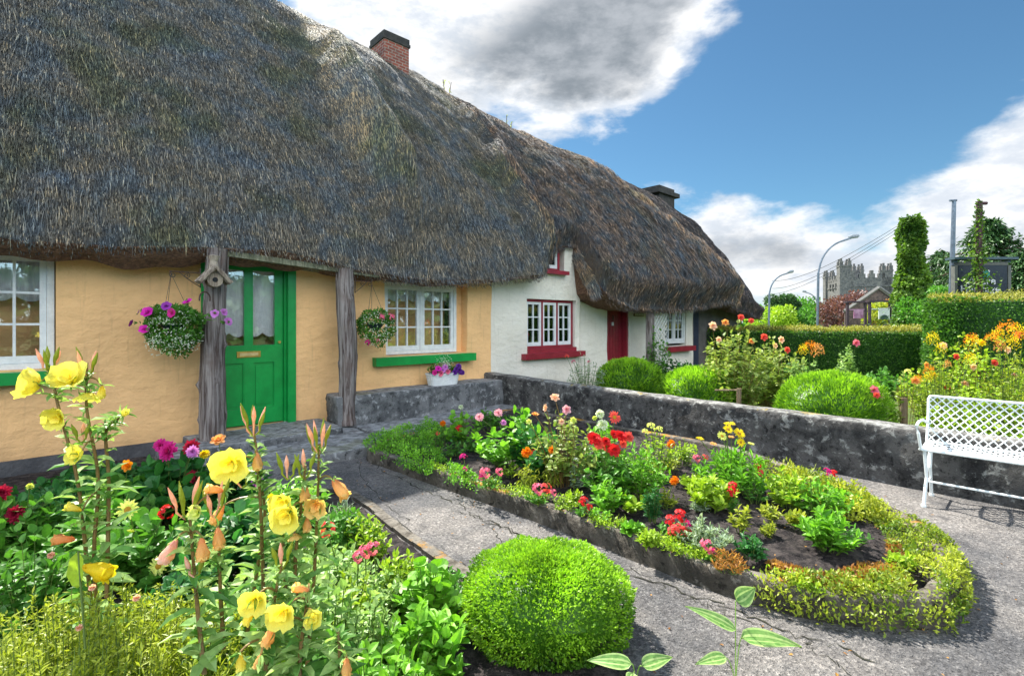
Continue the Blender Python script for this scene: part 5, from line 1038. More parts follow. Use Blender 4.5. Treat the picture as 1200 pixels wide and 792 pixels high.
hosta('hosta with broad striped leaves cut by the bottom edge, in front of the clipped ball', G(745, 800), [(P(740,778,1.85), .16, .06, (-1, .1, .15), (0, -.6, 1)), (P(752,780,1.85), .13, .06, (1, .2, .25), (0, -.6, 1)), (P(742,790,1.8), .1, .05, (-.2, -.6, .2), (0, -.6, 1))])
# ================================================================ hanging baskets
def scroll(c, r, turns, ax, bx, k=26):
    u = np.linspace(0, 1, k); th = u*turns*2*math.pi; rr = r*(1-.75*u); return np.array(c) + (rr*np.cos(th))[:, None]*ax + (rr*np.sin(th))[:, None]*bx
def bracket(label, t, n, z, sgn, ln):
    mb = MB(); p0 = L1(t, n, z); dx = D*sgn
    mb.tube([p0, p0 + dx*ln], .006, 6); mb.tube([p0 - Z*.16, p0 + Z*.05], .006, 6); mb.tube(curve(p0 - Z*.15, p0 + dx*ln*.7, -Z*.02), [.005]*6, 6)
    mb.tube(scroll(p0 + dx*(ln-.03) - Z*.035, .035, 1.3, Z, dx), .004, 5); mb.tube(scroll(p0 + dx*(ln*.45) - Z*.035, .032, 1.4, Z, -dx), .004, 5)
    return tag(mb.build('wall_bracket', IRON, None, origin=p0), label, 'bracket', 'scrolled iron brackets on the porch posts')
bracket('rusty scrolled iron bracket left of the birdhouse post', -1.11, -.42, 1.985, -1, .28)
bracket('rusty scrolled iron bracket on the right porch post', .66, -.42, 2.0, 1, .24)
def basket(label, c, r, hook, leafk, n, heads, tiny=0, trail=.3, potz=0.0):
    c = np.array(c); e = empty('hanging_basket', c - Z*r*.9, label, 'hanging basket', 'hanging baskets on the porch posts')
    ch = MB()
    for k in range(3): a_ = k*2.09+.5; ch.tube([hook, c + np.array([math.cos(a_)*r*.7, math.sin(a_)*r*.7, r*.15])], .0025, 4)
    ch.tube([hook + Z*.02, hook - Z*.03], .004, 5); ch.build('chain', IRON, e)
    po = MB(); u = np.linspace(0, 6.283, 21); v = np.linspace(0, 1, 6); U, V_ = np.meshgrid(u, v, indexing='ij'); rr = r*.5*np.cos(V_*1.25); po.grid(c + np.stack([rr*np.cos(U), rr*np.sin(U), r*.1 - V_*r*.5], -1)); po.build('pot', pm('dark_pot', (.02, .045, .05), None, 10, .5), e)
    fm = MB(); dd = rdir(n, .15); q = np.array([mnoise.noise(Vector(x)*2.2 + Vector(c)) for x in dd]); rad = r*(1 + .30*q)*(1-np.abs(RNG.normal(0, .14, n))); O = c + dd*rad[:, None]*np.array([1.05, .9, .78])
    O[:, 2] -= np.where(dd[:, 2] < 0, trail*r*RNG.random(n)*np.clip(1-np.abs(dd[:, 0]-.2), 0, 1), 0); leaves(fm, O, dd + RNG.normal(0, .5, dd.shape), RNG.uniform(.02, .05, n), .02, kind='rhomb', up=dd, tint=np.clip(RNG.beta(2, 2, n), 0, 1))
    for p, *_ in heads:
        if np.linalg.norm(p - c) > r*.9: k = 10; cc = curve(c + (p-c)*.4, p, Z*.04, k); leaves(fm, cc, rdir(k), .045, .028, kind='round')
    fm.build('foliage', LM[leafk], e)
    if tiny:
        tm = MB(); dd = nrm(rdir(tiny) + np.array([.25, -.8, -.25])); q = np.array([mnoise.noise(Vector(x)*2.2 + Vector(c)) for x in dd]); O = c + dd*(r*(1.02 + .30*q))[:, None]*np.array([1.05, .9, .78]); O[:, 2] -= np.where(dd[:, 2] < 0, trail*r*RNG.random(tiny)*.9, 0)
        for _ in range(2): leaves(tm, O, rdir(tiny), .014, .014, kind='rhomb', up=dd, tint=.9)
        t_ = tm.build('tiny_flowers', PMAT['white'], e); t_['kind'] = 'stuff'; t_['label'] = 'scatter of tiny white blossoms'
    for p, kd, col, sz, fc in heads: add_flower(e, p, kd, col, sz, fc)
    return e
bc = L1(-1.35, -.43, 1.43); by = bc[1]
basket('hanging basket full of tiny white blossoms with magenta petunias trailing left, under the birdhouse', bc, .245, L1(-1.375, -.42, 1.96), 'mid', 6500,
  [(P(202,367,by-.30),'petunia','magenta',.10,'front'),(P(174,366,by-.22),'petunia','brightmagenta',.14,'front'),(P(195,359,by-.26),'petunia','purple',.10,'front'),(P(155,379,by-.12),'petunia','purple',.09,'left'),(P(170,386,by-.2),'petunia','brightmagenta',.11,'front'),(P(220,354,by-.2),'petunia','brightmagenta',.09,'frontup'),
   (P(163,366,by-.12),'petunia','mauve',.07,'left'),(P(252,368,by-.2),'petunia','mauve',.09,'front'),(P(262,366,by-.15),'petunia','mauve',.08,'right'),(P(267,377,by-.15),'petunia','mauve',.09,'right')], tiny=650, trail=.7)
bc = L1(.93, -.46, 1.43); by = bc[1]
basket('smaller hanging basket with pink geraniums on the right porch post, beside the window', bc, .225, L1(.90, -.42, 1.97), 'mid', 2600,
  [(P(448,371,by-.15),'cluster','pink',.11,'front'),(P(459,371,by-.1),'cluster','pink',.12,'front'),(P(431,402,by-.12),'cluster','magenta',.11,'front'),(P(443,399,by-.12),'cluster','pink',.07,'front')], tiny=260, trail=.8)
# birdhouse
bh = empty('birdhouse', L1(-1.03, -.60, 1.83), 'rustic wooden birdhouse with a round hole hung on the left porch post', 'birdhouse')
bo = L1(-1.03, -.62, 1.90); BW = m_wood('birdhouse_wood', (.13, .10, .08), (.40, .34, .27), (.28, .22, .17))
m_ = MB(); m_.tube([bo - N*.075, bo + N*.06], [.075, .075], 14); m_.tube([bo - Z*.06, bo + Z*.0], .07, 12); m_.build('body', BW, bh)
m_ = MB(); m_.tube([bo - N*.079, bo - N*.074], [.026, .026], 12); m_.build('entrance_hole', DARK, bh)
m_ = MB()
for s_ in (-1, 1):
    for k in range(5):
        a0 = bo + Z*(.14) - N*(.11 - .045*k); m_.tube([a0, a0 + D*s_*.145 - Z*.17], [.022, .026], 7)
m_.build('roof', BW, bh)
m_ = MB(); m_.tube([bo + Z*.08, bo + Z*.17, bo + Z*.2, bo + Z*.255, bo + Z*.27], [.065, .045, .04, .06, .01], 12); m_.build('finial', BW, bh)
# horseshoe-like tool hanging below
m_ = MB(); u = np.linspace(-.3, math.pi+.3, 14); m_.tube(L1(-1.10, -.57, 1.70) + (.05*np.cos(u))[:, None]*D - (.075*np.sin(u))[:, None]*(-Z), .008, 6); tag(m_.build('horseshoe', IRON, None, origin=L1(-1.10, -.57, 1.70)), 'dark iron ring hanging on the post just below the birdhouse', 'ornament')
# planter on the ledge
pc_ = L1(2.17, -.27, .49); pe = empty('planter', pc_, 'white basket weave planter of pink and violet flowers standing on the stone ledge', 'planter')
m_ = MB(); u = np.linspace(0, 2*math.pi, 49); v = np.linspace(0, 1, 10); U, V_ = np.meshgrid(u, v, indexing='ij'); sq = lambda c: np.sign(c)*np.abs(c)**.55; sc_ = 1 + .16*V_ + .03*(V_ > .86)
rip = 1 + .012*np.sign(np.sin(U*24)*np.sin(V_*25)); A_ = .235*sc_*rip; B_ = .115*sc_*rip
m_.grid(pc_ + (A_*sq(np.cos(U)))[..., None]*D + (B_*sq(np.sin(U)))[..., None]*N + (V_*.185+.003)[..., None]*Z); m_.build('trough', WHITE, pe)
m_ = MB(); u = np.linspace(0, 2*math.pi, 24)[:-1]; V = [pc_ + .25*sq(math.cos(x))*D + .12*sq(math.sin(x))*N + Z*.165 for x in u] + [pc_ + Z*.18]; m_.add(V, [[i, (i+1) % 23, 23] for i in range(23)]); m_.build('compost', SOIL, pe)
fm, sm = MB(), MB()
for k in range(9): herb(fm, sm, pc_ + D*(-.2+.05*k) + Z*.17, .15, .17, 7, 9, .05, .028, 'round')
fm.build('foliage', LM['mid'], pe); sm.build('stems', LM['stem'], pe)
tm = MB(); O = pc_ + Z*.25 + D*.02 + RNG.normal(0, .06, (260, 3)) + Z*.09 - N*.04; leaves(tm, O, rdir(260), .018, .016, kind='rhomb'); t_ = tm.build('tiny_flowers', PMAT['white'], pe); t_['kind'] = 'stuff'
for (a_, b_, kd, cl) in [(-.24, .17, 'petunia', 'magenta'), (-.18, .23, 'petunia', 'brightmagenta'), (-.10, .2, 'petunia', 'mauve'), (-.13, .15, 'petunia', 'pink'), (-.05, .24, 'petunia', 'mauve'), (.0, .17, 'petunia', 'pink'), (.16, .20, 'petunia', 'violet'), (.22, .17, 'petunia', 'violet'), (.13, .15, 'petunia', 'violet'), (.2, .24, 'petunia', 'violet'), (.27, .14, 'petunia', 'violet')]:
    add_flower(pe, pc_ + D*a_ - N*.14 + Z*(b_+.04), kd, cl, .095, 'front')
# ================================================================ bench
be = empty('bench', (3.4, 3.95, 0), 'white wire mesh garden bench against the stone wall', 'bench')
BA = np.array([.683, -.730, 0]); BB = np.array([.730, .683, 0])     # along, back direction
def B(s, b_, z): return np.array([3.235, 4.0, 0]) + BA*s + BB*b_ + Z*z
BL_ = 1.22
def mesh_panel(fn, na, nb_, r=.0042):
    mb = MB()
    def line(a0, b0, a1, b1, k=12):
        u = np.linspace(0, 1, k); pts = np.array([fn(a0+(a1-a0)*x, b0+(b1-b0)*x) for x in u]); mb.tube(pts, r, 4, cap=False)
    st = 1.0/na
    for i in range(-nb_, na+1):
        for sg in (1, -1):
            a0 = i*st; a1 = (i+nb_)*st
            if sg < 0: a0, a1 = a1, a0
            b0, b1 = 0., 1.
            lo_, hi_ = min(a0, a1), max(a0, a1)
            if hi_ <= 0 or lo_ >= 1: continue
            def clipu(val): return (val - a0)/(a1 - a0)
            u0, u1 = 0., 1.
            for val in (0., 1.):
                uu = clipu(val)
                if 0 < uu < 1:
                    if (a0 + (a1-a0)*(uu-.01) < 0) or (a0 + (a1-a0)*(uu-.01) > 1): u0 = max(u0, uu)
                    else: u1 = min(u1, uu)
            if u1 - u0 > .02: line(a0+(a1-a0)*u0, u0, a0+(a1-a0)*u1, u1)
    return mb
backf = lambda a, b_: B(a*BL_, .36 + .09*b_ + .02*math.sin(b_*3.1), .455 + .37*b_)
seatf = lambda a, b_: B(a*BL_, .36*b_, .445 - .018*math.sin(b_*3.1))
SX = pm('bench_white_enamel', (.80, .84, .84), (.70, .76, .77), 12, .35, .1, .002, 40)
m_ = mesh_panel(backf, 21, 6, .0052); m_.build('backrest_mesh', SX, be)
m_ = mesh_panel(seatf, 21, 6, .005); m_.build('seat_mesh', SX, be)
fr = MB(); loopb = [backf(0, v_) for v_ in np.linspace(0, .93, 8)] + [backf(.012, 1)] + [backf(x, 1.0) for x in np.linspace(.03, .97, 12)] + [backf(.988, 1)] + [backf(1, v_) for v_ in np.linspace(.93, 0, 8)]; fr.tube(loopb, .010, 8); fr.tube([backf(0, 0), backf(1, 0)], .009, 8); fr.build('back_frame', SX, be)
fr = MB(); fr.tube([seatf(0, 1), seatf(0, .5), seatf(0, .08), seatf(.01, 0), seatf(.5, 0), seatf(.99, 0), seatf(1, .08), seatf(1, .5), seatf(1, 1)], .010, 8); fr.build('seat_frame', SX, be)
for s_ in (.03, BL_-.03):
    m_ = MB(); m_.tube([B(s_, .02, .44), B(s_+.01, .05, .22), B(s_, -.01, .012)], [.012, .011, .012], 8); m_.tube([B(s_, -.01, 0), B(s_, -.01, .014)], .019, 10); m_.build('leg', SX, be)
    m_ = MB(); m_.tube([B(s_, .37, .45), B(s_, .30, .25), B(s_, .37, .012)], [.012, .011, .012], 8); m_.tube([B(s_, .37, 0), B(s_, .37, .014)], .019, 10); m_.build('leg', SX, be)
    m_ = MB(); m_.tube([B(s_, .02, .12), B(s_, .30, .43)], .008, 6); m_.build('brace', SX, be)
    m_ = MB(); m_.tube([B(s_-.03, .40, .60), B(s_-.04, .25, .645), B(s_-.04, .05, .655), B(s_-.04, -.05, .635), B(s_-.03, -.04, .58), B(s_-.02, .0, .45)], .011, 8); m_.build('armrest', SX, be)
m_ = MB(); m_.tube([B(.03, .18, .16), B(BL_-.03, .18, .16)], .009, 6); m_.tube([B(.03, .02, .16), B(.03, .35, .16)], .008, 6); m_.tube([B(BL_-.03, .02, .16), B(BL_-.03, .35, .16)], .008, 6); m_.build('stretcher', SX, be)
# ================================================================ white cottage garden
TR = pm('trellis_white', (.62, .64, .62), None, 20, .6)
te = empty('trellis', L1(7.9, -.60, 0), 'pale diamond trellis panel standing on the porch corner by the red door', 'trellis')
def trellis(p, q, z0, z1, na, nb_):
    f = lambda a, b_: np.asarray(p) + (np.asarray(q)-np.asarray(p))*a + Z*(z0+(z1-z0)*b_)
    return mesh_panel(f, na, nb_, .011)
trellis(L1(7.68, -.60, 0), L1(8.27, -.60, 0), .05, 1.85, 5, 15).build('lattice', TR, te)
m_ = MB(); m_.tube([L1(7.66, -.60, 0), L1(7.66, -.60, 1.85)], .03, 7); m_.tube([L1(7.50, -.60, 0), L1(7.51, -.60, 1.85)], .085, 7); m_.build('post', WOOD, te)
def gp(name, label, px, Y, ty, wpx, heads=(), z0=0.0, cat='shrub', **kw):
    x = (px-CX)/FOC*Y; h = EYE - (ty-HY)/FOC*Y - z0; hs = [(P(a, c, Y - .15 + random.uniform(-.12, .12)), k_, cl, s_, f_) for (a, c, k_, cl, s_, f_) in heads]
    return plant(name, label, np.array([x, Y, z0]), wpx/FOC*Y, h, heads=hs, cat=cat, **kw)
gp('climber', 'climbing plant wound round the trellis posts', 770, 11.0, 375, 36, [], leaf='mid', k=26, nl=14, ll=.10, lw=.06, cat='climbing plant')
gp('bushy_plant', 'blue green bushes below the farther white window', 792, 11.3, 418, 74, [], leaf='deep', k=40, nl=14, ll=.14, lw=.07)
gp('valerian', 'wispy grey green plant with faint pink tips below the dark red sill', 686, 8.4, 412, 52, [(664,418,'cluster','coral',.10,'up'),(672,424,'cluster','pink',.08,'up'),(690,424,'cluster','pink',.06,'up')], leaf='silver', k=34, nl=14, ll=.09, lw=.02, cat=F)
gp('rose_bush', 'pale leaved rose bush with pink tips above the middle mound', 858, 7.2, 372, 82, [(835,382,'rose','blush',.13,'front'),(850,378,'rose','peach',.11,'front'),(868,372,'rose','coral',.11,'front'),(842,398,'rose','blush',.10,'front'),(880,376,'rose','coral',.09,'front')], leaf='rose', k=70, nl=16, ll=.12, lw=.065, stem='redstem', cat='rose bush')
gp('rose_bush', 'loose rose bush with coral tips behind the widest mound, against the hedge', 905, 8.6, 392, 90, [(895,395,'rose','coral',.14,'front'),(915,398,'rose','blush',.13,'front'),(880,400,'rose','peach',.12,'front'),(922,410,'rose','coral',.12,'front'),(908,405,'rose','blush',.10,'front')], leaf='rose', k=60, nl=16, ll=.13, lw=.07, stem='redstem', cat='rose bush')
gp('spindle_bush', 'upright green bush with apricot flower heads left of the green column', 943, 8.0, 412, 52, [(948,411,'plume','orange',.22,'up'),(958,416,'plume','peach',.22,'up'),(940,414,'plume','yellow',.16,'up')], leaf='varieg', k=40, nl=14, ll=.11, lw=.05, cat=F)
gp('rose_column', 'narrow pale green column with a single pink rose, against the hedge', 992, 9.5, 398, 24, [(1003,402,'rose','pink',.14,'front')], leaf='varieg', k=30, nl=20, ll=.10, lw=.05, spread=.9, cat='rose bush')
gp('low_shrub', 'dark shrub at the foot of the hedge left of the green column', 925, 10.5, 425, 80, [], leaf='deep', k=40, nl=14, ll=.15, lw=.08)
gp('low_shrub', 'dark low growth at the foot of the hedge behind the garden stake', 1040, 10.0, 432, 80, [], leaf='mid', k=36, nl=14, ll=.13, lw=.07)
gp('bushy_plant', 'deep green clump below the pale leaved rose', 885, 9.4, 425, 60, [], leaf='deep', k=36, nl=14, ll=.13, lw=.07)
gp('rose_bush', 'pink rose beside the widest mound', 1030, 5.6, 455, 24, [(1024,457,'rose','pink',.10,'front'),(1032,464,'rose','palepink',.08,'front'),(1027,463,'rose','coral',.08,'front')], leaf='mid', k=8, nl=9, ll=.06, lw=.03, cat='rose bush')
gp('bare_rose', 'gaunt rose with bare stems and one leafy tip beside the garden stake', 1062, 5.6, 428, 36, [(1064,436,'cluster','lemon',.08,'up'),(1072,446,'rose','peach',.10,'front')], leaf='rose', k=9, nl=6, ll=.09, lw=.045, start=.7, stem='redstem', sr=.006, cat='rose bush')
sk = MB(); sk.tube([np.array([4.32, 5.55, 0]), np.array([4.33, 5.56, .62])], [.035, .033], 8); tag(sk.build('garden_stake', STAKE, None, origin=(4.32, 5.55, 0)), 'short timber stake behind the garden wall left of the bench', 'stake')
st_ = empty('garden_stake', P(866, 480, 6.4) , 'pale timber stake with a cross bar beside the middle mound', 'stake'); m_ = MB(); sp0 = P(866, 480, 6.35); sp0[2] = 0; m_.tube([sp0, sp0 + Z*.62], .028, 7); m_.build('upright', STAKE, st_); m_ = MB(); m_.tube([sp0 + Z*.6, sp0 + Z*.6 + np.array([-.3, 0, 0])], .01, 5); m_.build('cross_bar', STAKE, st_)
R1 = [(1105,405),(1120,418),(1150,402),(1165,425),(1140,430),(1180,410),(1188,440),(1095,440),(1110,455),(1130,450),(1160,455),(1085,428),(1175,460),(1192,392)]
gp('rose_bush', 'large mixed shrub of roses with coral and yellow tips behind the bench', 1145, 5.9, 386, 160, [(x, y, 'rose', random.choice(['coral', 'peach', 'blush', 'yellow']), .09, 'front') for x, y in R1], leaf='lime', k=110, nl=18, ll=.085, lw=.04, stem='redstem', cat='rose bush')
gp('goldenrod', 'goldenrod with yellow plumes above the bench, left group', 1100, 5.6, 400, 70, [(1091,402,'plume','yellow',.14,'up'),(1137,408,'plume','yellow',.18,'up'),(1137,402,'plume','orange',.14,'up'),(1102,412,'plume','yellow',.12,'up'),(1136,425,'plume','yellow',.13,'up'),(1088,438,'plume','orange',.12,'up'),(1075,447,'plume','orange',.10,'up'),(1086,446,'plume','yellow',.10,'up'),(1110,430,'plume','peach',.09,'up')], leaf='sedum', k=40, nl=16, ll=.07, lw=.022, cat=F)
gp('goldenrod', 'goldenrod with the tallest orange yellow plumes at the right edge', 1180, 5.2, 398, 70, [(1168,398,'plume','yellow',.16,'up'),(1178,393,'plume','orange',.18,'up'),(1190,396,'plume','yellow',.17,'up'),(1198,400,'plume','orange',.16,'up'),(1160,402,'plume','orange',.13,'up'),(1185,408,'plume','yellow',.14,'up'),(1172,410,'plume','peach',.12,'up')], leaf='sedum', k=50, nl=16, ll=.08, lw=.022, cat=F)
gp('low_shrub', 'green yellow undergrowth directly behind the bench back', 1160, 4.95, 440, 150, [], leaf='lime', k=80, nl=14, ll=.07, lw=.03)
# ================================================================ hedges
def hedge(name, label, pts, wid, z1, n, leafk='hedge', topk='hedge_lit_top', ll=.07, round_end=False, z0=0.0):
    pts = np.array(pts, float); e = empty(name, (*pts.mean(0), 0), label, 'hedge'); seg = np.diff(pts, axis=0); sl_ = np.linalg.norm(seg, axis=1); cum = np.concatenate([[0], np.cumsum(sl_)]); Lh = cum[-1]
    fm, tm = MB(), MB()
    def at(s): return np.stack([np.interp(s, cum, pts[:, i]) for i in range(2)], 1)
    dirn = nrm(pts[-1]-pts[0]); nr_ = np.array([dirn[1], -dirn[0]])
    per = 2*z1 + wid; s = RNG.uniform(0, Lh, n); q = RNG.uniform(0, per, n)
    side = np.where(q < z1, 0, np.where(q < z1+wid, 1, 2)); z = np.where(side == 0, q, np.where(side == 1, z1, per-q)); off = np.where(side == 0, wid/2, np.where(side == 1, wid/2-(q-z1), -wid/2))
    bump = np.array([mnoise.noise(Vector((a*1.2, b_*1.5, c_*.7))) + .5*mnoise.noise(Vector((a*4, b_*4, c_))) for a, b_, c_ in zip(s, z, off)])*.09
    c_ = at(s) + nr_*(off*(1 + bump*1.2))[:, None]; zz = z + np.where(side == 1, bump*.6, 0) ; dd = np.where((side == 0)[:, None], np.array([*nr_, .2]), np.where((side == 1)[:, None], np.array([0, 0, 1.]), np.array([*(-nr_), .2])))
    O = np.concatenate([c_, zz[:, None]], 1) + dd*RNG.normal(0, .035, (n, 1))
    # ends
    ne = n//4; ae = RNG.uniform(-math.pi/2, math.pi/2, ne); capt = RNG.random(ne) < .22; re_ = np.where(capt, np.sqrt(RNG.random(ne)), 1.0)*wid/2*(1 + .0*ae); ze = np.where(capt, z1 + RNG.normal(0, .02, ne), RNG.uniform(0, z1, ne))
    flat = 1.0 if round_end else .12
    de = np.stack([-dirn[0]*np.cos(ae)*flat + nr_[0]*np.sin(ae), -dirn[1]*np.cos(ae)*flat + nr_[1]*np.sin(ae)], 1); ndr = np.where(capt[:, None], np.array([0, 0, 1.]), np.concatenate([nrm(de), np.full((ne, 1), .2)], 1)); Oe = np.concatenate([pts[0] + de*re_[:, None], ze[:, None]], 1) + ndr*RNG.normal(0, .035, (ne, 1))
    top = (z > z1 - .06)
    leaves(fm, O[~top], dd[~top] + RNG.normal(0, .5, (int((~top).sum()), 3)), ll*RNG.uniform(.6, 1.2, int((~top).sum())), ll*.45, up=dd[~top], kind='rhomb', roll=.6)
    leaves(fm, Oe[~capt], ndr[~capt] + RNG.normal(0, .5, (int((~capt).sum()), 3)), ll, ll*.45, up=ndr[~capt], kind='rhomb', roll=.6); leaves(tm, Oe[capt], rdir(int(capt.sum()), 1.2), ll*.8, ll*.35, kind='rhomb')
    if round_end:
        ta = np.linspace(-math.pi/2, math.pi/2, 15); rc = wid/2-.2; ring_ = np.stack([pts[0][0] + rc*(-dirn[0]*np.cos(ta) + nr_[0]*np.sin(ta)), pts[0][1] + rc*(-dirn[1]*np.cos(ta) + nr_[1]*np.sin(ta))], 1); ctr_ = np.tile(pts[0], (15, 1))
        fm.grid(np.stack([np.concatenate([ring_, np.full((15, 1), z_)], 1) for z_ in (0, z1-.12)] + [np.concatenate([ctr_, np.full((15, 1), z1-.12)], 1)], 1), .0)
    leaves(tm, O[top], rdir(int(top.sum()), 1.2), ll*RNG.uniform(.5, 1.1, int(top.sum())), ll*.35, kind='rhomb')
    k = max(2, int(Lh/.25)); ss = np.linspace(0 if round_end else .3, Lh, k); cc = at(ss); w2 = wid/2-.2
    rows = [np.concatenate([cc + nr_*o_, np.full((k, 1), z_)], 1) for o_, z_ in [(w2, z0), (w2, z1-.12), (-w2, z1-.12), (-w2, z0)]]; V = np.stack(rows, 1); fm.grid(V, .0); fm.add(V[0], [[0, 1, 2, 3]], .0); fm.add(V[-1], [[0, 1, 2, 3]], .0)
    fm.build('foliage', LM[leafk], e); tm.build('clipped_lit_top', LM[topk], e); return e
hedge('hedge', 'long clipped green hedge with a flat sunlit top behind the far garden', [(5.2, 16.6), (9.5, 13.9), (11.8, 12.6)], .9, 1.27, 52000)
hedge('hedge', 'taller rounded hedge in front of the black sign at the right', [(10.2, 11.2), (13.5, 9.4), (17, 7.5)], 1.5, 2.0, 42000, round_end=True, topk='lime' if False else 'hedge_lit_top')
# ================================================================ abbey tower
TOWER = m_stone('abbey_limestone', (.085, .085, .088), (.16, .155, .148), (.24, .23, .21), msc=.2)
tw = empty('stone_tower', (45.7, 70, 0), 'ruined grey stone abbey tower with stepped battlements on the skyline', 'tower')
fa = np.array([.953, -.304, 0]); la = np.array([.304, .953, 0]); LN_ = np.array([.304, .953, 0])
o0 = np.array([45.7, 70, 0.]); back = np.array([.304, .953, 0])
def TW(a, b_, z): return o0 + fa*a + back*b_ + Z*z
def tbox(mb, a0, a1, b0, b1, z0, z1): c = (TW(a0, b0, z0) + TW(a1, b1, z1))/2; mb.box(c, (a1-a0, b1-b0, z1-z0), [fa, back, Z])
def merlons(mb, a0, a1, b0, b1, z, n, w_, h, axis='a'):
    for k in range(n):
        u = (k+.5)/n
        for st, (sw, sh) in enumerate([(1.0, h*.55), (.5, h)]):
            if axis == 'a': c = a0+(a1-a0)*u; tbox(mb, c-w_*sw/2, c+w_*sw/2, b0+.002*st, b1-.002*st, z-.05, z+sh)
            else: c = b0+(b1-b0)*u; tbox(mb, a0+.002*st, a1-.002*st, c-w_*sw/2, c+w_*sw/2, z-.05, z+sh)
HB = 7.6
m_ = MB(); tbox(m_, 0, 6.0, 0, 7.5, 0, HB-.9)
for (a0, a1, b0, b1) in [(0, 6, 0, .5), (0, 6, 7, 7.5), (0, .5, .5, 7), (5.5, 6, .5, 7)]: tbox(m_, a0, a1, b0, b1, HB-.9, HB)
tbox(m_, -.08, 6.08, -.08, 7.58, HB-1.25, HB-1.05); m_.build('shaft', TOWER, tw)
for args in [(.9, 5.4, 0, .5, HB, 4, .75, 1.0, 'a'), (.9, 5.4, 7, 7.5, HB, 4, .75, 1.0, 'a'), (0, .5, 1.4, 6.2, HB-.3, 4, .8, .9, 'b')]:
    a0, a1, b0, b1, z, nm, ww, hh, ax_ = args
    for k in range(nm):
        m_ = MB(); u = (k+.5)/nm
        if ax_ == 'a': cm = a0+(a1-a0)*u; merlons(m_, cm-.01, cm+.01, b0, b1, z, 1, ww, hh)
        else: cm = b0+(b1-b0)*u; merlons(m_, a0, a1, cm-.01, cm+.01, z, 1, ww, hh, 'b')
        m_.build('merlon', TOWER, tw)
for (a0, a1, b0, b1, zt) in [(-.15, 1.25, -.15, 1.3, 10.2), (-.25, 1.0, 6.3, 7.7, 9.2), (3.1, 4.5, 5.6, 7.3, 10.0), (4.9, 6.15, .0, 1.2, 9.4)]:
    m_ = MB(); tbox(m_, a0, a1, b0, b1, 0 if zt > 0 else 0, zt-.8); tbox(m_, a0-.06, a1+.06, b0-.06, b1+.06, zt-1.0, zt-.8)
    for (p, q) in [(a0, a0+.42), (a1-.42, a1)]:
        for (r_, s_) in [(b0, b0+.42), (b1-.42, b1)]: tbox(m_, p, q, r_, s_, zt-.82, zt-.2); tbox(m_, p+.1, q-.1, r_+.1, s_-.1, zt-.22, zt+.15)
    m_.build('turret', TOWER, tw)
m_ = MB()
for (b_, z_, h_) in [(2.0, 6.6, .9), (3.4, 6.5, 1.0), (4.7, 6.6, .9), (3.2, 3.6, 1.4)]: tbox(m_, -.09, .02, b_-.22, b_+.22, z_-h_/2, z_+h_/2)
for (a_, z_, h_) in [(3.0, 4.5, .9), (2.0, 2.4, .8)]: tbox(m_, a_-.2, a_+.2, -.03, .02, z_-h_/2, z_+h_/2)
m_.build('window', DARK, tw)
# low battlemented wall left of the tower
bwl = MB(); p0, p1 = P(943, 378, 68), P(968, 378, 72); dd = nrm(p1-p0); dd[2] = 0; dd = nrm(dd); ln = np.linalg.norm((p1-p0)[:2]); nn3 = np.array([-dd[1], dd[0], 0])
c = np.array([*(p0+p1)[:2]/2, 1.2]); bwl.box(c, (ln, .5, 2.4), [dd, nn3, Z])
for k in range(5): bwl.box(np.array([*(p0[:2]+(p1-p0)[:2]*(k+.5)/5), 2.62]), (ln/9, .496, .5), [dd, nn3, Z])
tag(bwl.build('battlement_wall', TOWER, None, origin=(*c[:2], 0)), 'low pale battlemented wall left of the abbey tower', 'wall')
# gabled stone cottage with coping below the tower
gh = empty('stone_house', P(1020, 378, 46)*np.array([1, 1, 0]), 'small gabled stone house in front of the abbey tower', 'house'); gx0, gx1 = (990-CX)/FOC*46, (1060-CX)/FOC*46; gxm = (1029-CX)/FOC*46
zt = EYE + (378-338)/FOC*46; ze_g = EYE + (378-358)/FOC*46
HOUSE = m_stone('brown_rubble', (.07, .055, .05), (.14, .10, .085), (.2, .16, .13))
m_ = MB(); V = [(gx0, 46, 0), (gx1, 46, 0), (gx1, 46, ze_g-.1), (gxm, 46, zt), (gx0, 46, ze_g-.5)]; Vb = [(x + 1.6, 48.5, z) for x, y, z in V]
m_.add(V+Vb, [[0,1,2,4],[5,9,7,6],[0,5,6,1],[1,6,7,2],[4,9,5,0]]); m_.add(V+Vb, [[2,3,4],[7,9,8]]); m_.build('wall', HOUSE, gh)
m_ = MB(); m_.add([(gx0-.2, 45.8, ze_g-.6), (gxm, 45.8, zt+.05), (gxm+1.6, 48.5, zt+.05), (gx0+1.4, 48.5, ze_g-.6), (gx1+.2, 45.8, ze_g-.2), (gx1+1.8, 48.5, ze_g-.2)], [[0,1,2,3],[1,4,5,2]]); m_.build('roof', pm('slate', (.09, .09, .10), None, 6, .7), gh)
m_ = MB(); m_.tube([(gx0-.1, 45.9, ze_g-.5), (gxm, 45.9, zt+.1)], .16, 4); m_.tube([(gxm, 45.9, zt+.1), (gx1+.1, 45.9, ze_g-.1)], .16, 4); m_.tube([(gxm, 45.9, zt), (gxm, 45.9, zt+.6)], .12, 4); m_.build('coping', pm('pale_coping', (.24, .23, .21), None, 6, .9), gh)
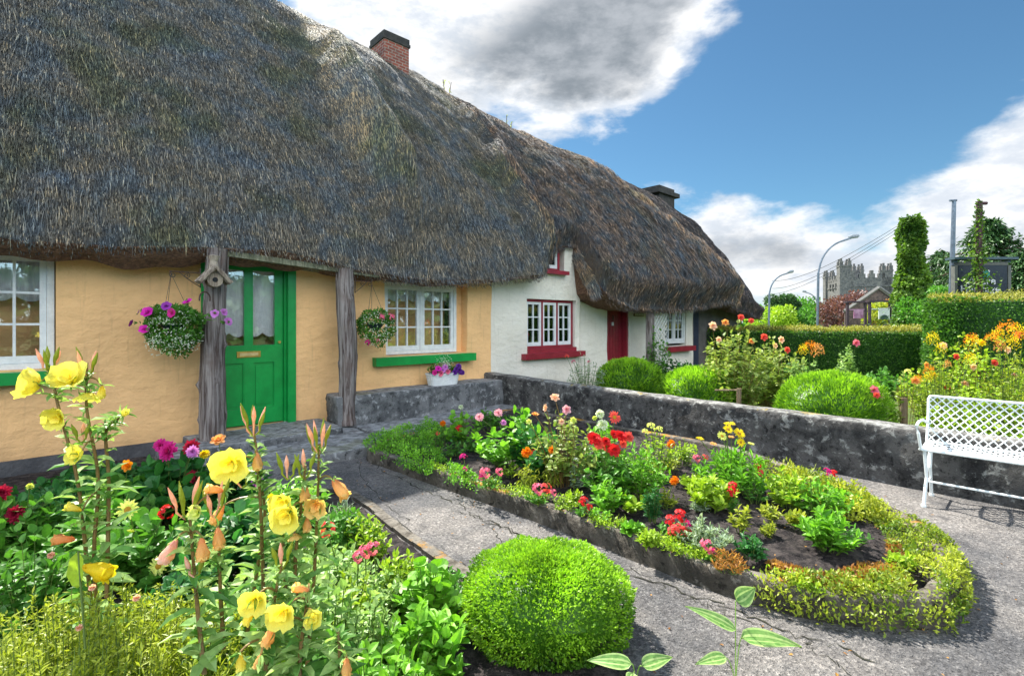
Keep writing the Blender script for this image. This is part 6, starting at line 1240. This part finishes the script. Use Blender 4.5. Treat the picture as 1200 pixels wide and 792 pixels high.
# notice board frames
def notice(label, x0, x1, yt, d, frame, panel, py0, py1, px0, px1):
    e = empty('notice_board', P((x0+x1)/2, 378, d)*np.array([1, 1, 0]), label, 'notice board', 'notice boards by the road'); m_ = MB(); zt_ = EYE+(378-yt)/FOC*d; a, b_ = (x0-CX)/FOC*d, (x1-CX)/FOC*d
    m_.box((a, d, zt_/2), (.14, .14, zt_)); m_.box((b_, d, zt_/2), (.14, .14, zt_)); m_.box(((a+b_)/2, d, zt_+.06), (b_-a+.3, .4, .12)); m_.build('frame', frame, e)
    a2, b2 = (px0-CX)/FOC*d, (px1-CX)/FOC*d; z2, z3 = EYE+(378-py1)/FOC*d, EYE+(378-py0)/FOC*d
    m_ = MB(); m_.box(((a2+b2)/2, d-.04, (z2+z3)/2), (b2-a2, .06, z3-z2)); m_.box(((a+b_)/2, d+.002, (z2+z3)/2+.3), (b_-a-.142, .05, .06)); p_ = m_.build('panel', panel, e); return e
FRM = pm('dark_frame', (.05, .03, .04), None, 9, .6)
nbd = notice('notice board with a purple poster in a dark frame below the tower', 993, 1014, 355, 34, FRM, pm('purple_poster', (.22, .06, .16), (.5, .3, .42), 3, .6), 363, 373, 1000, 1011)
nbd = notice('notice board with a pale poster in a dark frame, right of the purple one', 1019, 1043, 354, 33, FRM, pm('pale_poster', (.55, .60, .52), (.45, .50, .45), 3, .6), 361, 374, 1029, 1043)
m_ = MB(); q0 = P(1036, 371.5, 32.9); th = np.arange(17)/16*math.pi; m_.add(np.concatenate([[q0 - Z*.15]] + [[q0 + np.array([.28*math.cos(t_), -.05, .30*math.sin(t_)-.15])] for t_ in th]), [[0, i, i+1] for i in range(1, 17)]); m_.build('emblem', pm('dark_green_print', (.03, .07, .05), None, 9, .6), nbd)
# ================================================================ lamps, poles and wires
STEEL = pm('galvanised_steel', (.20, .24, .29), (.14, .17, .21), 9, .45, metal=.5)
def lamp(label, x, d, ytop, xr, ybase=378, thick=.07):
    p = P(x, ybase, d); z1 = EYE + (378-ytop)/FOC*d; e = empty('street_lamp', (p[0], d, 0), label, 'street lamp', 'street lamps along the road'); rch = (xr - x)/FOC*d
    hh = abs(rch)*.75; pts = [(p[0], d, 0), (p[0], d, 1.2)]; m_ = MB(); m_.tube(pts, thick*1.5, 8); m_.tube([(p[0], d, 1.2), (p[0]+rch*.02, d, z1-hh*1.2)], thick, 8); m_.build('pole', STEEL, e)
    arc = [(p[0]+rch*.02, d, z1-hh*1.2)] + [(p[0]+rch*(.04 + .80*(1-math.cos(t_))), d, z1-hh*1.2+hh*1.12*math.sin(t_)) for t_ in np.linspace(.15, 1.35, 9)] + [(p[0]+rch*.88, d, z1-.02)]
    m_ = MB(); m_.tube(arc, thick*.75, 7); m_.build('arm', STEEL, e)
    m_ = MB(); m_.tube([(p[0]+rch*.78, d, z1-.02), (p[0]+rch*.85, d, z1+.03), (p[0]+rch*1.0, d, z1+.07), (p[0]+rch*1.04, d, z1+.08)], [thick*.9, thick*1.7, thick*1.6, thick*.6], 8); m_.build('lamp_head', pm('lamp_head_grey', (.30, .33, .36), None, 9, .4), e)
lamp('nearest and tallest street lamp with a long curved arm, in front of the tower', 958, 30, 278, 1005)
lamp('shorter street lamp just beyond the thatched roof end', 901, 36, 319, 929)
lamp('lowest and farthest street lamp with its arm towards the left', 958.5, 48, 342, 941, thick=.06)
fp = empty('flagpole', (P(1112, 378, 16)[0], 16, 0), 'bare leaning steel flagpole left of the black sign', 'pole'); a_, b_ = P(1112.5, 378, 16), P(1118, 236, 16); a_[2] = 0; m_ = MB(); m_.tube([a_, b_], [.085, .055], 8); m_.build('shaft', STEEL, fp); m_ = MB(); m_.tube([b_ + Z*.02 - np.array([.14, 0, 0]), b_ + Z*.03 + np.array([.08, 0, 0])], .035, 6); m_.build('truck', STEEL, fp)
up = empty('utility_pole', (P(1150, 378, 15)[0], 15, 0), 'vine wrapped reddish pole rising in front of the black sign', 'pole'); a_, b_ = P(1147, 378, 15), P(1147.5, 236, 15); a_[2] = 0; m_ = MB(); m_.tube([a_, b_], [.10, .075], 8); m_.tube([b_ - np.array([.05, 0, .06]), b_ + np.array([.22, 0, -.06])], .05, 6); m_.build('pole', pm('red_brown_pole', (.09, .035, .04), (.05, .03, .03), 9, .7), up)
fm = MB(); n = 2800; u = RNG.random(n)**1.7; O = a_ + (b_-a_)*(u*.98)[:, None]; O[:, 2] = 1.2 + u*(b_[2]-1.2); w_ = np.interp(u, [0, .25, .5, .75, 1], [.95, .42, .18, .10, .04])*(1 + .5*np.sin(u*23)); O += RNG.normal(0, 1, (n, 3))*w_[:, None]*np.array([.6, .5, .3]); leaves(fm, O, rdir(n), RNG.uniform(.06, .13, n), .06, kind='rhomb'); fm.build('vine', LM['ivy'], up)
iv = empty('ivy_column', (P(1067, 378, 22)[0], 22, 0), 'tall utility pole completely swallowed by bright ivy, widest near its base', 'ivy'); a_, b_ = P(1069, 378, 22), P(1067, 257, 22); a_[2] = 0; m_ = MB(); m_.tube([a_, b_], [.15, .12], 8); m_.build('pole', WOOD, iv)
fm = MB(); n = 15000; u = RNG.random(n)**1.15; th = RNG.random(n)*6.283; prof = np.interp(u, [0, .2, .42, .50, .62, .8, .93, 1], [.86, .88, .80, .60, .44, .42, .40, .26]); kn = np.array([mnoise.noise(Vector((math.cos(a)*1.2, math.sin(a)*1.2, b_2*5))) + .6*mnoise.noise(Vector((math.cos(a)*3, math.sin(a)*3, b_2*14))) for a, b_2 in zip(th, u)])
rr = prof*(1 + .46*kn)*(1 - np.abs(RNG.normal(0, .12, n))); O = a_ + (b_-a_)*u[:, None]; O[:, 2] = u*(b_[2]+.1); O[:, 0] += rr*np.cos(th) + np.where(u < .5, .15, 0); O[:, 1] += rr*np.sin(th)
dd = np.stack([np.cos(th), np.sin(th), np.full(n, -.1)], 1); leaves(fm, O, dd*.5 + RNG.normal(0, .5, (n, 3)) - Z*.4, RNG.uniform(.09, .2, n), .12, kind='rhomb', up=dd, tint=np.clip(.35 + .8*kn + RNG.normal(0, .22, n), 0, 1), roll=.5)
uc = np.linspace(0, 1, 24); tc_ = np.linspace(0, 2*math.pi, 14); U, T_ = np.meshgrid(uc, tc_, indexing='ij'); pr = np.interp(U, [0, .2, .42, .50, .62, .8, .93, 1], [.86, .88, .80, .60, .44, .42, .40, .15])*.72; fm.grid(np.stack([a_[0] + (b_-a_)[0]*U + pr*np.cos(T_) + np.where(U < .5, .15, 0), a_[1] + pr*np.sin(T_), U*(b_[2])], -1), .0)
fm.build('foliage', LM['ivy'], iv)
WIRE = pm('wire_black', (.05, .05, .055), None, 9, .7)
for k, (xa, ya, xb, yb) in enumerate([(1058, 261, 905, 329), (1058, 264, 905, 338), (1058, 268, 900, 345)]):
    A_ = P(xa, ya, 22); B_ = P(xb, yb, 60 + k*3); m_ = MB(); u = np.linspace(0, 1, 20)[:, None]; pts = A_*(1-u) + B_*u - Z*(4*u*(1-u)*.7); m_.tube(pts, np.linspace(.010, .03, 20), 4); tag(m_.build('power_line', WIRE, None, origin=A_), ['uppermost of the three wires running left from the ivy covered pole', 'middle wire of the three running left from the ivy covered pole', 'lowest of the three wires running left from the ivy covered pole'][k], 'wire', 'wires from the ivy covered pole')
# ================================================================ sign
d = 15.5; sg = empty('sign_board', (P(1150, 378, d)[0], d, 0), 'large black roadside sign with white lettering and a green emblem above the tall hedge', 'sign')
m_ = MB(); z0s, z1s = EYE + (378-352)/FOC*d, EYE + (378-311)/FOC*d; x0s, x1s = (1121-CX)/FOC*d, (1178-CX)/FOC*d; m_.box(((x0s+x1s)/2, d, (z0s+z1s)/2), (x1s-x0s, .12, z1s-z0s)); m_.build('board', pm('sign_black', (.012, .016, .028), (.015, .02, .03), 3, .35), sg)
m_ = MB(); fx = pm('sign_frame_grey', (.13, .135, .12), None, 9, .6)
for x in (x0s-.07, x1s+.07): m_.box((x, d, z1s/2), (.09, .14, z1s))
m_.box(((x0s+x1s)/2, d, z1s+.05), (x1s-x0s+.02, .15, .10)); m_.build('frame', fx, sg)
m_ = MB(); m_.box(((x0s+x1s)/2, d-.02, z1s+.20), (x1s-x0s+.45, .35, .07)); m_.box((x0s-.07, d, z1s+.13), (.1, .1, .1)); m_.box((x1s+.07, d, z1s+.13), (.1, .1, .1)); m_.build('canopy', pm('canopy_blue_grey', (.06, .10, .12), None, 9, .5), sg)
LT_W = pm('letter_white', (.75, .76, .78), None, 30, .6)
for txt, px_, py_ in [('Adare', 1150.5, 333), ('Heritage', 1148.5, 342.5)]:
    cu = bpy.data.curves.new('lettering', 'FONT'); cu.body = txt; cu.align_x = 'CENTER'; cu.size = .31; cu.extrude = .008; cu.space_character = 1.12; cu.offset = .004; cu.materials.append(LT_W)
    oc = bpy.data.objects.new('lettering', cu); scene.collection.objects.link(oc); bpy.context.view_layer.update()
    me = bpy.data.meshes.new_from_object(oc.evaluated_get(bpy.context.evaluated_depsgraph_get())); bpy.data.objects.remove(oc)
    o = bpy.data.objects.new('lettering', me); scene.collection.objects.link(o); o.parent = sg; p = P(px_, py_, d-.075); o.location = Vector(tuple(p)) - world_loc(sg); o.rotation_euler = (R(90), 0, 0)
m_ = MB(); q0 = P(1155, 321, d-.07); th = np.arange(25)/24*2*math.pi; m_.add(np.concatenate([[q0]] + [[q0 + np.array([.13*math.cos(t_), 0, .13*math.sin(t_)])] for t_ in th]), [[0, i, i+1] for i in range(1, 25)]); m_.tube(q0 + np.array([[.10*math.cos(t_), -.01, .06+.07*math.sin(t_)] for t_ in np.linspace(0, 3.4, 9)]), .018, 5, mi=1); m_.build('emblem', [pm('emblem_green', (.03, .28, .20), None, 9, .5), LT_W], sg)
# ================================================================ trees beyond
def tree(name, label, x, y, h, r, n, leafk, ll, crown0=.3, trunk_r=.2, kind='round', seed=0, lw=None, group='trees beyond the hedges'):
    rng = np.random.default_rng(seed); base = np.array([x, y, 0.]); e = empty(name, base, label, 'tree', group); tm, fm = MB(), MB()
    tm.tube([base, base + Z*h*.4 + np.array([.1, 0, 0]), base + Z*h*.9], [trunk_r, trunk_r*.7, trunk_r*.15], 8); tips = []
    if kind == 'round':
        for k in range(26):
            a_ = rng.random()*6.28; z_ = h*(crown0 + .1 + (1-crown0-.2)*rng.random()); rr = r*rng.uniform(.5, .95)*math.sqrt(max(.1, 1-((z_/h-(.5+crown0/2))/(.55))**2)); tip = base + np.array([math.cos(a_)*rr, math.sin(a_)*rr, z_]); tm.tube(curve(base + Z*z_*.55, tip, Z*.2, 5), np.linspace(trunk_r*.35, .02, 5), 5); tips.append((tip, r*rng.uniform(.28, .45)))
        tips.append((base + Z*h*.6, r*.6)); tips.append((base + Z*h*.88, r*.35))
        for c, s_ in tips:
            k = n//len(tips); d_ = rdir(k); O = c + d_*(s_*(1-np.abs(rng.normal(0, .28, k))))[:, None]*np.array([1, 1, .8]); leaves(fm, O, d_ + RNG.normal(0, .6, (k, 3)), ll*RNG.uniform(.6, 1.3, k), lw or ll*.6, kind='rhomb', up=d_, tint=np.clip(rng.random()*.5 + RNG.random(k)*.6, 0, 1))
    else:
        nb_ = 110
        for k in range(nb_):
            u = (k+.5)/nb_; z_ = h*(crown0 + (1-crown0)*u); a_ = k*2.399 + rng.normal(0, .3); ln = r*(1-u)**.75*rng.uniform(.6, 1.15) + .15; tip = base + np.array([math.cos(a_)*ln, math.sin(a_)*ln, z_ - ln*.12 + .1*ln*rng.random()]); cc = curve(base + Z*(z_+.05*ln), tip, Z*ln*.12, 8); tm.tube(cc, np.linspace(.05, .012, 8), 4)
            m = n//nb_; t_ = RNG.uniform(.15, 1.02, m); O = np.stack([np.interp(t_, np.linspace(0, 1, 8), cc[:, i]) for i in range(3)], 1); O += RNG.normal(0, .10*ln+.05, (m, 3))*np.array([1, 1, .5]) - Z*.05
            ax = nrm(tip - cc[0]); leaves(fm, O, ax*.8 + RNG.normal(0, .5, (m, 3)) - Z*.45, ll*RNG.uniform(.5, 1.3, m), lw or ll*.3, kind='rhomb')
    tm.build('trunk', LM['twig'], e); fm.build('crown', LM[leafk], e); return e
px2 = lambda px, d: (px-CX)/FOC*d
tree('conifer', 'big loose conifer standing behind the black sign', px2(1160, 24), 24, 6.4, 3.6, 16000, 'conifer', .26, .12, .22, 'con', 1)
tree('conifer', 'smaller feathery conifer left of the flagpole', px2(1104, 27), 27, 5.3, 2.9, 11000, 'conifer', .22, .1, .15, 'con', 2)
tree('conifer', 'dense dark cypress at the right edge of the view', px2(1196, 21), 21, 4.4, 1.5, 12000, 'conifer', .2, .05, .2, 'con', 5)
tree('broadleaf_tree', 'green tree between the ivy column and the tall hedge', px2(1098, 21), 21, 3.0, 1.2, 8000, 'mid', .12, .15, .12, 'round', 3)
tree('topiary_tree', 'dark clipped drum shaped evergreen above the far hedge end', px2(917, 45), 45, 4.1, 1.15, 5000, 'conifer', .22, .45, .15, 'round', 4)
tree('broadleaf_tree', 'yellow green bush tree behind the roof end', px2(906, 40), 40, 2.6, 1.6, 4000, 'lime', .22, .1, .1, 'round', 6)
tree('broadleaf_tree', 'mid green round tree left of the battlemented wall', px2(932, 62), 62, 3.0, 2.6, 4500, 'mid', .32, .1, .15, 'round', 7)
tree('broadleaf_tree', 'larger distant green tree behind the battlemented wall', px2(954, 85), 85, 5.2, 4.2, 5000, 'mid', .5, .15, .2, 'round', 8)
tree('red_leaved_tree', 'purple leaved tree in front of the tower face', px2(1000, 55), 55, 4.6, 3.0, 4200, 'purple', .32, .1, .15, 'round', 9)
tree('red_leaved_tree', 'rusty brown thin tree at the tower corner', px2(980, 52), 52, 3.6, 1.7, 1500, 'purple', .26, .1, .1, 'round', 10)
tree('red_leaved_tree', 'rusty creeper bush against the small stone house', px2(1050, 42), 42, 3.4, 1.4, 2500, 'rust', .22, .1, .1, 'round', 11)
tree('broadleaf_tree', 'bright yellow green shrub in front of the small gable', px2(1030, 42), 42, 3.2, 1.0, 2000, 'yellowgreen', .2, .3, .1, 'round', 12)
tree('conifer', 'tall dark conifer cut off by the right edge, behind the cypress', px2(1235, 22), 22, 5.2, 2.6, 8000, 'conifer', .26, .1, .2, 'con', 13)
# far band of trees closing the horizon
fb = MB(); n = 14000; a_ = RNG.uniform(-20, 62, n); dist = 140; zz = RNG.random(n)**.8*np.interp(a_, [-20, 20, 35, 62], [7, 4.2, 4.5, 8])*(1 + .3*np.sin(a_*1.3)) ; O = np.stack([dist*np.sin(np.radians(a_)), dist*np.cos(np.radians(a_)) + RNG.normal(0, 3, n), zz], 1); leaves(fb, O, rdir(n), 1.3, .9, kind='rhomb'); tag(fb.build('distant_woodland', LM['mid'], None, origin=(60, 125, 0)), 'low line of distant woodland on the horizon', 'woodland', kind='stuff')
# unseen tree line added behind the viewer to darken the pane reflections
tb = MB(); n = 15000; tt = RNG.uniform(-35, 45, n); zz = RNG.random(n)*(4.6 + .9*np.sin(tt*.7) + .6*np.sin(tt*2.1)); leaves(tb, L(tt, -24 + RNG.normal(0, .8, n), zz), rdir(n), .7, .5, kind='rhomb'); tag(tb.build('hedgerow', LM['conifer'], None, origin=L1(0, -24, 0)), 'unseen hedgerow added across the street to darken the window reflections', 'hedgerow', kind='stuff')
#
# weeds on the ridge
for tt in [4.4, 4.55, 6.2, 6.35, 6.5]:
    n_r, z_r = roof_pt(np.array([tt]), np.array([.985])); p = L1(tt, float(n_r[0]), float(z_r[0])); h_ = random.uniform(.15, .4)
    wd_ = empty('weed', p, 'thin weed growing out of the thatch ridge between the chimneys', 'weed', 'weeds on the thatch ridge'); fm, sm = MB(), MB()
    sm.tube([p, p + Z*h_ + D*random.gauss(0, .04)], .008, 4); leaves(fm, p + Z*(h_*RNG.random((14, 1))), rdir(14, .7), .07, .012, kind='blade')
    fm.build('foliage', LM['yellowgreen'], wd_); sm.build('stems', LM['twig'], wd_)
